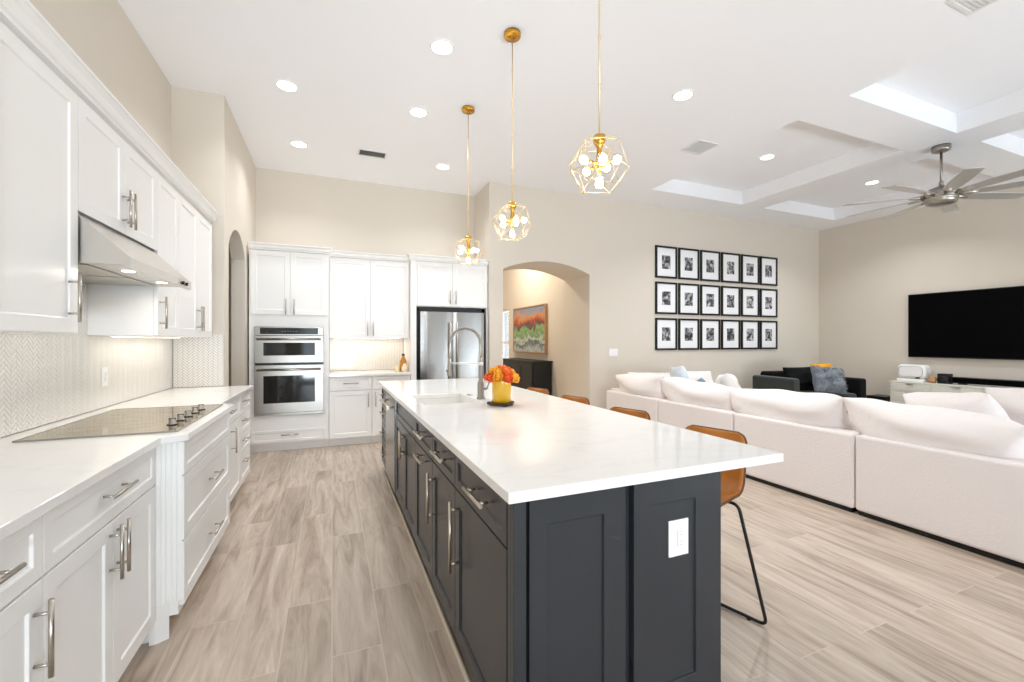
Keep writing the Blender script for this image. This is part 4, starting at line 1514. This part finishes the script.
# tufts of fur as part of the pillow
bm = new()
rnd = random.Random(5)
for k in range(900):
    u, v = rnd.uniform(-0.94, 0.94), rnd.uniform(-0.94, 0.94)
    th = 0.18 / 2 * ((1 - abs(u) ** 2.6) * (1 - abs(v) ** 2.6)) ** 0.55
    b = Vector((u * 0.33, -th + 0.006, v * 0.23))
    tip = b + Vector((rnd.uniform(-0.02, 0.02) + u * 0.012, -rnd.uniform(0.015, 0.035), rnd.uniform(-0.03, 0.015) + v * 0.012))
    s = Vector((rnd.uniform(-1, 1), 0, rnd.uniform(-1, 1))).normalized() * 0.006
    vs = [bm.verts.new(b + s), bm.verts.new(b - s), bm.verts.new(tip)]
    s2 = Vector((0, -0.005, 0))
    vs2 = bm.verts.new(b + Vector((0, -0.008, 0)))
    bm.faces.new((vs[0], vs[2], vs2)); bm.faces.new((vs[2], vs[1], vs2)); bm.faces.new((vs[0], vs2, vs[1]))
tf = obj('fur_tufts', bm, M_greyfur, fp_); tf['kind'] = 'stuff'

# ------------------------------------------------------------------ television, console, things on it
t = thing('television', 'large black flat television on the beige wall', 'television', (XR, 3.365, 1.06))
bm = new(); box(bm, -0.065, -0.955, 0, -0.035, 0.955, 1.085); obj('bezel', bm, M_black, t, bevel=0.004)
bm = new(); box(bm, -0.0665, -0.943, 0.018, -0.0652, 0.943, 1.073); obj('screen', bm, M_screen, t)
bm = new(); box(bm, -0.0345, -0.3, 0.3, -0.001, 0.3, 0.75); obj('wall_bracket', bm, M_blackmetal, t)

CXF = 8.88
t = thing('media_console', 'long ivory media console with patterned fronts under the television', 'console', (CXF, 4.40, 0), -PI / 2)
# local x runs towards the viewer (-Y), local -y faces -X
CL = 2.4
bm = new(); box(bm, 0, 0.022, 0.14, CL, 0.44, 0.635); obj('carcass', bm, M_console, t, bevel=0.003)
bm = new(); box(bm, -0.01, 0.0, 0.6355, CL + 0.01, 0.445, 0.655); obj('top', bm, M_console, t, bevel=0.003)


def lattice(x0, z0, x1, z1):
    bm = new(); box(bm, x0, 0.004, z0, x1, 0.0215, z1)
    s = 0.042
    n = int((x1 - x0 + z1 - z0) / s) + 1
    for k in range(-n, n + 1):
        for sg in (1, -1):
            # diagonal rib clipped to the front
            seg = []
            c0 = x0 + k * s
            for tt in (z0, z1):
                pass
            xa, za = c0, z0
            xb, zb_ = c0 + sg * (z1 - z0), z1
            # clip in x
            def at(xv): return za + (xv - xa) / (xb - xa) * (zb_ - za)
            pts_ = [(xa, za), (xb, zb_)]
            if xa > xb: pts_ = pts_[::-1]
            (xl, zl), (xr, zr) = pts_
            if xr <= x0 or xl >= x1: continue
            if xl < x0: zl = at(x0); xl = x0
            if xr > x1: zr = at(x1); xr = x1
            if xr - xl < 0.004: continue
            rod(bm, (xl, 0.003, zl), (xr, 0.003, zr), 0.003, 4)
    return bm


for (a, b, kind) in ((0.02, 0.55, 'drawer'), (0.555, 1.16, 'door'), (1.165, 1.77, 'door'), (1.775, 2.38, 'door')):
    zs = [(0.16, 0.318), (0.321, 0.478), (0.481, 0.63)] if kind == 'drawer' else [(0.16, 0.63)]
    for (za, zb2) in zs:
        bmf = lattice(a, za, b, zb2)
        d = obj(kind, bmf, M_console, t)
        bm = new(); cx = (a + b) / 2
        box(bm, cx - 0.05, -0.016, zb2 - 0.012, cx + 0.05, 0.006, zb2 - 0.004)
        obj('pull', bm, M_nickel, d)
for x in (0.10, CL - 0.10):
    for y in (0.06, 0.38):
        bm = new(); rod(bm, (x, y, 0), (x, y, 0.141), 0.014, 10, 0.02); obj('leg', bm, M_blackmetal, t)

# white rounded machine
t = thing('craft_machine', 'white rounded tabletop machine on the end of the ivory console', 'machine', (9.12, 4.165, 0.6555))
bm = new(); box(bm, -0.13, -0.185, 0.0, 0.13, 0.185, 0.05); obj('base', bm, M_plastic, t, bevel=0.012, seg=3)
bm = new(); box(bm, -0.115, -0.195, 0.052, 0.115, 0.195, 0.285); o = obj('body', bm, M_plastic, t, bevel=0.06, seg=6)
bm = new()
rr = [(0.235, 0.155), ]
pp = []
for k in range(32):
    a = 2 * PI * k / 32
    ca, sa = math.cos(a), math.sin(a)
    pp.append((-0.1165, 0.165 * math.copysign(abs(ca) ** 0.4, ca), 0.170 + 0.088 * math.copysign(abs(sa) ** 0.5, sa)))
tube(bm, pp, 0.003, 6, True); obj('lid_seam', bm, M_greyp, t)
bm = new(); box(bm, -0.119, -0.125, 0.062, -0.1, -0.075, 0.078); obj('button', bm, M_black, t, bevel=0.002)
# wooden ornament
bm = new(); lathe(bm, [(0.0, 0), (0.04, 0.004), (0.058, 0.04), (0.05, 0.08), (0.028, 0.105), (0, 0.112)], seg=18)
o = tag(obj('wooden_ornament', bm, M_wood), 'small round brown ornament between the white machine and the black speaker', 'ornament'); o.location = (9.06, 3.895, 0.6555)
# speaker and sound bar
t = thing('bookshelf_speaker', 'small black cube speaker at the end of the soundbar', 'speaker', (9.10, 3.755, 0.6555))
bm = new(); box(bm, -0.07, -0.07, 0, 0.07, 0.07, 0.16); obj('cabinet', bm, M_black, t, bevel=0.006)
bm = new(); lathe(bm, [(0.05, 0.0705), (0.05, 0.073), (0.012, 0.0715), (0, 0.0715)], (0, 0, 0.08), 20, axis='x')
o = obj('cone', bm, M_blackmetal, t); o.rotation_euler = (0, 0, PI)
o.location = (0, 0, 0)
t = thing('soundbar', 'long black soundbar on the ivory console below the television', 'soundbar', (9.14, 3.675, 0.6555))
bm = new(); box(bm, -0.06, -1.42, 0.02, 0.06, 0.0, 0.115); obj('body', bm, M_black, t, bevel=0.008)
bm = new(); box(bm, -0.0625, -1.40, 0.03, -0.0605, -0.02, 0.105); obj('grille', bm, M_screen, t)
for y in (-1.3, -0.12):
    bm = new(); box(bm, -0.05, y - 0.04, 0, 0.05, y + 0.04, 0.0195); obj('foot', bm, M_black, t)
# subwoofer
t = thing('subwoofer', 'black box subwoofer on the floor beside the ivory console', 'speaker', (9.10, 4.63, 0))
bm = new(); box(bm, -0.17, -0.15, 0.012, 0.17, 0.15, 0.36); obj('cabinet', bm, M_black, t, bevel=0.012, seg=3)
bm = new(); lathe(bm, [(0.11, 0), (0.11, 0.004), (0.03, 0.002), (0, 0.002)], (0, 0, 0), 24, axis='y')
o = obj('cone', bm, M_blackmetal, t); o.location = (0, -0.1545, 0.19)
for x in (-0.13, 0.13):
    for y in (-0.11, 0.11):
        bm = new(); lathe(bm, [(0.015, 0), (0.015, 0.0119)], (x, y, 0), 10); obj('foot', bm, M_black, t)

# ------------------------------------------------------------------ framed photographs
PW, PH = 0.467, 0.548
def frame0():
    t = thing('picture_frame', 'x', 'picture frame', (0, 0, 0))
    b = 0.032
    bm = new()
    prism(bm, [(-PW / 2, -PH / 2), (PW / 2, -PH / 2), (PW / 2 - b, -PH / 2 + b), (-PW / 2 + b, -PH / 2 + b)], -0.028, 0, 'y')
    prism(bm, [(-PW / 2, PH / 2), (PW / 2, PH / 2), (PW / 2 - b, PH / 2 - b), (-PW / 2 + b, PH / 2 - b)], -0.028, 0, 'y')
    prism(bm, [(-PW / 2, -PH / 2), (-PW / 2, PH / 2), (-PW / 2 + b, PH / 2 - b), (-PW / 2 + b, -PH / 2 + b)], -0.028, 0, 'y')
    prism(bm, [(PW / 2, -PH / 2), (PW / 2, PH / 2), (PW / 2 - b, PH / 2 - b), (PW / 2 - b, -PH / 2 + b)], -0.028, 0, 'y')
    obj('frame', bm, M_black, t)
    bm = new(); box(bm, -PW / 2 + b, -0.012, -PH / 2 + b, PW / 2 - b, -0.006, PH / 2 - b); mt = obj('mat_board', bm, M_mat, t)
    bm = new(); box(bm, -0.092, -0.0135, -0.115, 0.092, -0.0122, 0.115); obj('photo_print', bm, M_print, mt)
    return t


row_n = ['top', 'middle', 'bottom']
ordn = ['nearest the arch', 'second from the arch', 'third from the arch', 'fourth from the arch', 'fifth from the arch', 'nearest the room corner']
f0 = frame0()
first = True
for r in range(3):
    for c in range(6):
        o = f0 if first else copy_tree(f0)
        first = False
        o.location = (5.062 + PW / 2 + c * 0.505, YF - 0.0008, 2.965 - PH / 2 - r * 0.6165)
        tag(o, 'black framed black and white photo in the %s row, %s' % (row_n[r], ordn[c]), 'picture frame', 'framed black and white photos on the beige wall')

# ------------------------------------------------------------------ hallway: painting and sideboard
t = thing('painting', 'abstract landscape painting in orange, green and grey inside the wide arch', 'painting', (HX, 8.2, 1.10), 0)
bm = new(); box(bm, -0.045, -0.77, 0.02, -0.002, 0.77, 0.94); obj('canvas', bm, M_paint, t)
bm = new()
for b in ((-0.79, 0, 0.79, 0.018), (-0.79, 0.942, 0.79, 0.96)): box(bm, -0.055, b[0], b[1], -0.001, b[2], b[3])
for y in (-0.79, 0.772): box(bm, -0.055, y, 0.018, -0.001, y + 0.018, 0.942)
obj('frame', bm, M_wood, t)
t = thing('sideboard', 'black wooden sideboard below the painting inside the wide arch', 'sideboard', (HX - 0.42, 8.95, 0), -PI / 2)
SL = 8.95 - 7.2
bm = new(); box(bm, 0, 0.02, 0.08, SL, 0.40, 0.94); box(bm, 0.04, 0.05, 0, SL - 0.04, 0.38, 0.08); obj('carcass', bm, M_espresso, t, bevel=0.004)
bm = new(); box(bm, -0.015, -0.005, 0.9405, SL + 0.015, 0.415, 0.965); obj('top', bm, M_espresso, t, bevel=0.004)
for k in range(3):
    a, b = 0.02 + k * (SL - 0.04) / 3, 0.02 + (k + 1) * (SL - 0.04) / 3
    d = obj('door', shaker_bm(a + 0.003, 0.10, b - 0.003, 0.92, y=0.0, t=0.0195, rail=0.06), M_espresso, t)
    bm = new(); rod(bm, (b - 0.035, 0.0, 0.55), (b - 0.035, -0.022, 0.55), 0.011, 12); obj('knob', bm, M_blackmetal, d)

# ------------------------------------------------------------------ ceiling lights
CL_ = [(-0.371, 4.352, CZ, 'recessed ceiling light above the aisle, nearest the two-step wall corner'),
       (0.791, 3.319, CZ, 'recessed ceiling light closest to the middle pendant canopy'),
       (0.798, 4.351, CZ, 'recessed ceiling light beside the canopy of the farthest pendant'),
       (-0.353, 5.591, CZ, 'recessed ceiling light in front of the oven tower, by the ceiling vent'),
       (1.344, 5.587, CZ, 'recessed ceiling light in front of the refrigerator'),
       (3.014, 3.106, CZ, 'recessed ceiling light between the pendants and the coffered ceiling'),
       (5.458, 4.10, RZ, 'recessed ceiling light in the coffer nearest the kitchen'),
       (7.865, 4.125, RZ, 'recessed ceiling light in the coffer behind the ceiling fan')]


def downlight0():
    t = thing('recessed_ceiling_light', 'x', 'ceiling light')
    bm = new()
    n = 28
    for r0, r1, z0, z1 in ((0.098, 0.078, 0.0, -0.008),):
        A = [bm.verts.new((r0 * math.cos(2 * PI * k / n), r0 * math.sin(2 * PI * k / n), 0)) for k in range(n)]
        B = [bm.verts.new((r0 * 0.97 * math.cos(2 * PI * k / n), r0 * 0.97 * math.sin(2 * PI * k / n), -0.007)) for k in range(n)]
        C = [bm.verts.new((r1 * math.cos(2 * PI * k / n), r1 * math.sin(2 * PI * k / n), -0.007)) for k in range(n)]
        D_ = [bm.verts.new((r1 * math.cos(2 * PI * k / n), r1 * math.sin(2 * PI * k / n), 0)) for k in range(n)]
        for k in range(n):
            j = (k + 1) % n
            for P_, Q_ in ((A, B), (B, C), (C, D_)):
                bm.faces.new((P_[k], P_[j], Q_[j], Q_[k]))
    obj('trim_ring', bm, M_plastic, t)
    bm = new(); lathe(bm, [(0.077, -0.005), (0.077, -0.0005)], seg=28); obj('diffuser', bm, M_lamp, t)
    return t


d0 = downlight0()
for i, (x, y, z, lab) in enumerate(CL_):
    o = d0 if i == 0 else copy_tree(d0)
    o.location = (x, y, z - 0.0005)
    tag(o, lab, 'ceiling light', 'round recessed ceiling lights')
    area('ceiling_lamp', (x, y, z - 0.012), (0, 0, 0), 0.14, 0.14, 8 if z == CZ and x < 2.5 else 26, (0.95, 0.975, 1.0), 'DISK', R(125))

# ------------------------------------------------------------------ ceiling vents
def vent(label, x, y, w_, d_, rot, m_in):
    t = thing('ceiling_vent', label, 'vent', (x, y, CZ - 0.0005), rot)
    bm = new()
    b = 0.022
    for q in ((-w_ / 2, -d_ / 2, w_ / 2, -d_ / 2 + b), (-w_ / 2, d_ / 2 - b, w_ / 2, d_ / 2), (-w_ / 2, -d_ / 2 + b, -w_ / 2 + b, d_ / 2 - b), (w_ / 2 - b, -d_ / 2 + b, w_ / 2, d_ / 2 - b)):
        box(bm, q[0], q[1], -0.008, q[2], q[3], 0)
    obj('frame', bm, M_vent, t)
    bm = new(); box(bm, -w_ / 2 + b, -d_ / 2 + b, -0.0015, w_ / 2 - b, d_ / 2 - b, 0); obj('duct_opening', bm, M_ventdark if m_in is M_greyp else M_vent, t)
    bm = new()
    n = max(4, int((d_ - 2 * b) / 0.022))
    for k in range(n):
        y0 = -d_ / 2 + b + (d_ - 2 * b) * (k + 0.5) / n
        v = [(-w_ / 2 + b, y0 - 0.008, -0.009), (w_ / 2 - b, y0 - 0.008, -0.009), (w_ / 2 - b, y0 + 0.006, -0.002), (-w_ / 2 + b, y0 + 0.006, -0.002)]
        lo = [bm.verts.new(p) for p in v]; hi = [bm.verts.new((p[0], p[1], p[2] + 0.0012)) for p in v]
        bm.faces.new(lo); bm.faces.new(list(reversed(hi)))
        for i in range(4): bm.faces.new((lo[i], lo[(i + 1) % 4], hi[(i + 1) % 4], hi[i]))
    obj('louvres', bm, m_in, t)


vent('rectangular ceiling vent in front of the back kitchen wall', 0.455, 5.53, 0.34, 0.20, 0, M_greyp)
vent('square ceiling vent between the near pendant and the photo wall', 4.0, 3.87, 0.30, 0.30, 0, M_vent)
vent('ceiling vent cut off by the upper picture edge', 3.97, 1.42, 0.30, 0.30, 0, M_vent)

# ------------------------------------------------------------------ pendants
def pendant0():
    t = thing('pendant_light', 'x', 'pendant light')      # origin at the ceiling
    bm = new(); lathe(bm, [(0.0, -0.032), (0.058, -0.032), (0.062, -0.028), (0.062, 0.0)], seg=28); obj('canopy', bm, M_gold, t)
    zc = -1.41
    top = zc + 0.155
    bm = new(); rod(bm, (0, 0, -0.031), (0, 0, top), 0.0045, 8)
    for k in range(1, 5):
        z = -0.031 + (top + 0.031) * k / 5
        lathe(bm, [(0.0065, z - 0.012), (0.0065, z + 0.012)], seg=10)
    obj('rod', bm, M_goldl, t)
    bm = new(); lathe(bm, [(0.012, zc - 0.02), (0.016, zc - 0.014), (0.016, zc + 0.05), (0.012, zc + 0.09), (0.022, zc + 0.105), (0.03, zc + 0.12), (0.03, zc + 0.15), (0.01, zc + 0.158)], seg=16)
    hub = obj('socket_hub', bm, M_gold, t)
    # wire cage: the edges of a cuboctahedron crossed by a second, turned one
    R_ = 0.152
    vs = []
    for a in (-1, 1):
        for b in (-1, 1):
            vs += [Vector((a, b, 0)), Vector((a, 0, b)), Vector((0, a, b))]
    vs = [v.normalized() * R_ for v in vs]
    bm = new()
    for rot in (Euler((0, 0, 0.2)), ):
        V = [rot.to_matrix() @ v for v in vs]
        for i in range(12):
            for j in range(i + 1, 12):
                if (V[i] - V[j]).length < R_ * 1.05:
                    rod(bm, V[i] + Vector((0, 0, zc)), V[j] + Vector((0, 0, zc)), 0.0019, 6)
        for v in V:
            ball(bm, v + Vector((0, 0, zc)), 0.0042, seg=6, rings=4)
        # struts from the upper square to the hub
        for v in V:
            if v.z > 0.05:
                rod(bm, v + Vector((0, 0, zc)), (0, 0, zc + 0.135), 0.0025, 6)
    # inner crossed triangles
    rot = Euler((0.6, 0.4, 0.9)).to_matrix()
    V = [rot @ (v * 0.98) for v in vs]
    tri = [(i, j, k) for i in range(12) for j in range(i + 1, 12) for k in range(j + 1, 12)
           if (V[i] - V[j]).length < R_ * 1.05 and (V[i] - V[k]).length < R_ * 1.05 and (V[j] - V[k]).length < R_ * 1.05]
    for (i, j, k) in tri[::2]:
        for a, b in ((i, j), (j, k), (k, i)):
            rod(bm, V[a] + Vector((0, 0, zc)), V[b] + Vector((0, 0, zc)), 0.0017, 6)
    obj('wire_cage', bm, M_goldl, t)
    spots = []
    for k in range(5):
        a = 2 * PI * k / 5 + 0.3
        spots.append((Vector((math.cos(a), math.sin(a), 0.12 * (-1) ** k)), 0.088))
    spots.append((Vector((0, 0, -1)), 0.095))
    for d_, L_ in spots:
        d_ = d_.normalized()
        bm = new(); rod(bm, Vector((0, 0, zc + 0.01)), d_ * (L_ - 0.035) + Vector((0, 0, zc + 0.01)), 0.006, 8)
        rod(bm, d_ * (L_ - 0.045) + Vector((0, 0, zc + 0.01)), d_ * (L_ - 0.026) + Vector((0, 0, zc + 0.01)), 0.009, 10)
        arm = obj('arm', bm, M_gold, t)
        bm = new(); ball(bm, d_ * L_ + Vector((0, 0, zc + 0.01)), 0.031, seg=16, rings=10); obj('glass_globe', bm, M_bulbglass, arm)
        bm = new(); ball(bm, d_ * L_ + Vector((0, 0, zc + 0.01)), 0.021, seg=12, rings=8); obj('bulb', bm, M_warm, arm)
    return t


p0 = pendant0()
for i, (y, rz, lab) in enumerate(((1.835, 0.25, 'gold wire cage pendant closest to the viewer, its canopy out of the picture'),
                                  (2.968, 0.55, 'middle one of the three gold wire cage pendants above the island'),
                                  (4.095, 0.9, 'farthest gold wire cage pendant, hanging before the refrigerator cabinet'))):
    o = p0 if i == 0 else copy_tree(p0)
    o.location = (1.237, y, CZ - 0.0005)
    o.rotation_euler = (0, 0, rz)
    tag(o, lab, 'pendant light', 'gold wire cage pendants above the island')
    d = bpy.data.lights.new('pendant_bulbs', 'POINT'); d.energy = 5; d.color = (1, 0.95, 0.88); d.shadow_soft_size = 0.05
    lo = bpy.data.objects.new('pendant_bulbs', d); COL.objects.link(lo); lo.location = (1.237, y, CZ - 1.45)

# ------------------------------------------------------------------ ceiling fan
FC = (6.6, 2.757)
t = thing('ceiling_fan', 'large brushed steel ceiling fan with many blades below the coffered ceiling', 'ceiling fan', (*FC, CZ - 0.0005))
bm = new(); lathe(bm, [(0.0, -0.075), (0.05, -0.075), (0.082, -0.06), (0.085, -0.045), (0.085, 0.0)], seg=28); obj('ceiling_mount', bm, M_steel, t)
bm = new(); rod(bm, (0, 0, -0.07), (0, 0, -0.47), 0.013, 12); lathe(bm, [(0.022, -0.47), (0.022, -0.42), (0.014, -0.41)], seg=14); obj('downrod', bm, M_steel, t)
bm = new(); lathe(bm, [(0, -0.69), (0.10, -0.69), (0.135, -0.675), (0.145, -0.64), (0.145, -0.60), (0.17, -0.585), (0.175, -0.565), (0.15, -0.54), (0.13, -0.51), (0.06, -0.48), (0.022, -0.465)], seg=36)
mh = obj('motor_housing', bm, M_steel, t)
bm = new(); lathe(bm, [(0.147, -0.632), (0.150, -0.628), (0.150, -0.612), (0.147, -0.608)], seg=36); obj('trim_band', bm, M_nickel, mh)
BR = 0.95
for k in range(9):
    a = R(17 + 40 * k)
    q = Matrix.Rotation(a, 3, 'Z')
    bm = new()
    rows = []
    n = 10
    for i in range(n + 1):
        s = i / n
        r = 0.22 + (BR - 0.22) * s
        wd = 0.05 + 0.035 * math.sin(min(1, s * 1.6) * PI / 2) - 0.012 * s
        pt = -R(11 - 4 * s)
        for hgt in (0.0, ):
            le = Vector((r, -wd, 0)); te = Vector((r, wd, 0))
            le = Vector((r, -wd * math.cos(pt), -wd * math.sin(pt))); te = Vector((r, wd * math.cos(pt), wd * math.sin(pt)))
        rows.append((le, te))
    off = Vector((0, 0, -0.585))
    up = Vector((0, 0, 0.004))
    T = [[bm.verts.new(q @ (p + off + up)) for p in rw] for rw in rows]
    Bv = [[bm.verts.new(q @ (p + off - up)) for p in rw] for rw in rows]
    for i in range(n):
        bm.faces.new((T[i][0], T[i + 1][0], T[i + 1][1], T[i][1])); bm.faces.new((Bv[i][0], Bv[i][1], Bv[i + 1][1], Bv[i + 1][0]))
        for e in (0, 1):
            bm.faces.new((T[i][e], T[i + 1][e], Bv[i + 1][e], Bv[i][e]))
    for i in (0, n):
        bm.faces.new((T[i][0], T[i][1], Bv[i][1], Bv[i][0]))
    bl = obj('blade', bm, M_frost, t)
    bm = new()
    A = q @ Vector((0.155, 0, -0.583)); B_ = q @ Vector((0.30, 0, -0.592))
    rod(bm, A, B_, 0.024, 8, 0.016)
    obj('blade_bracket', bm, M_nickel, bl)
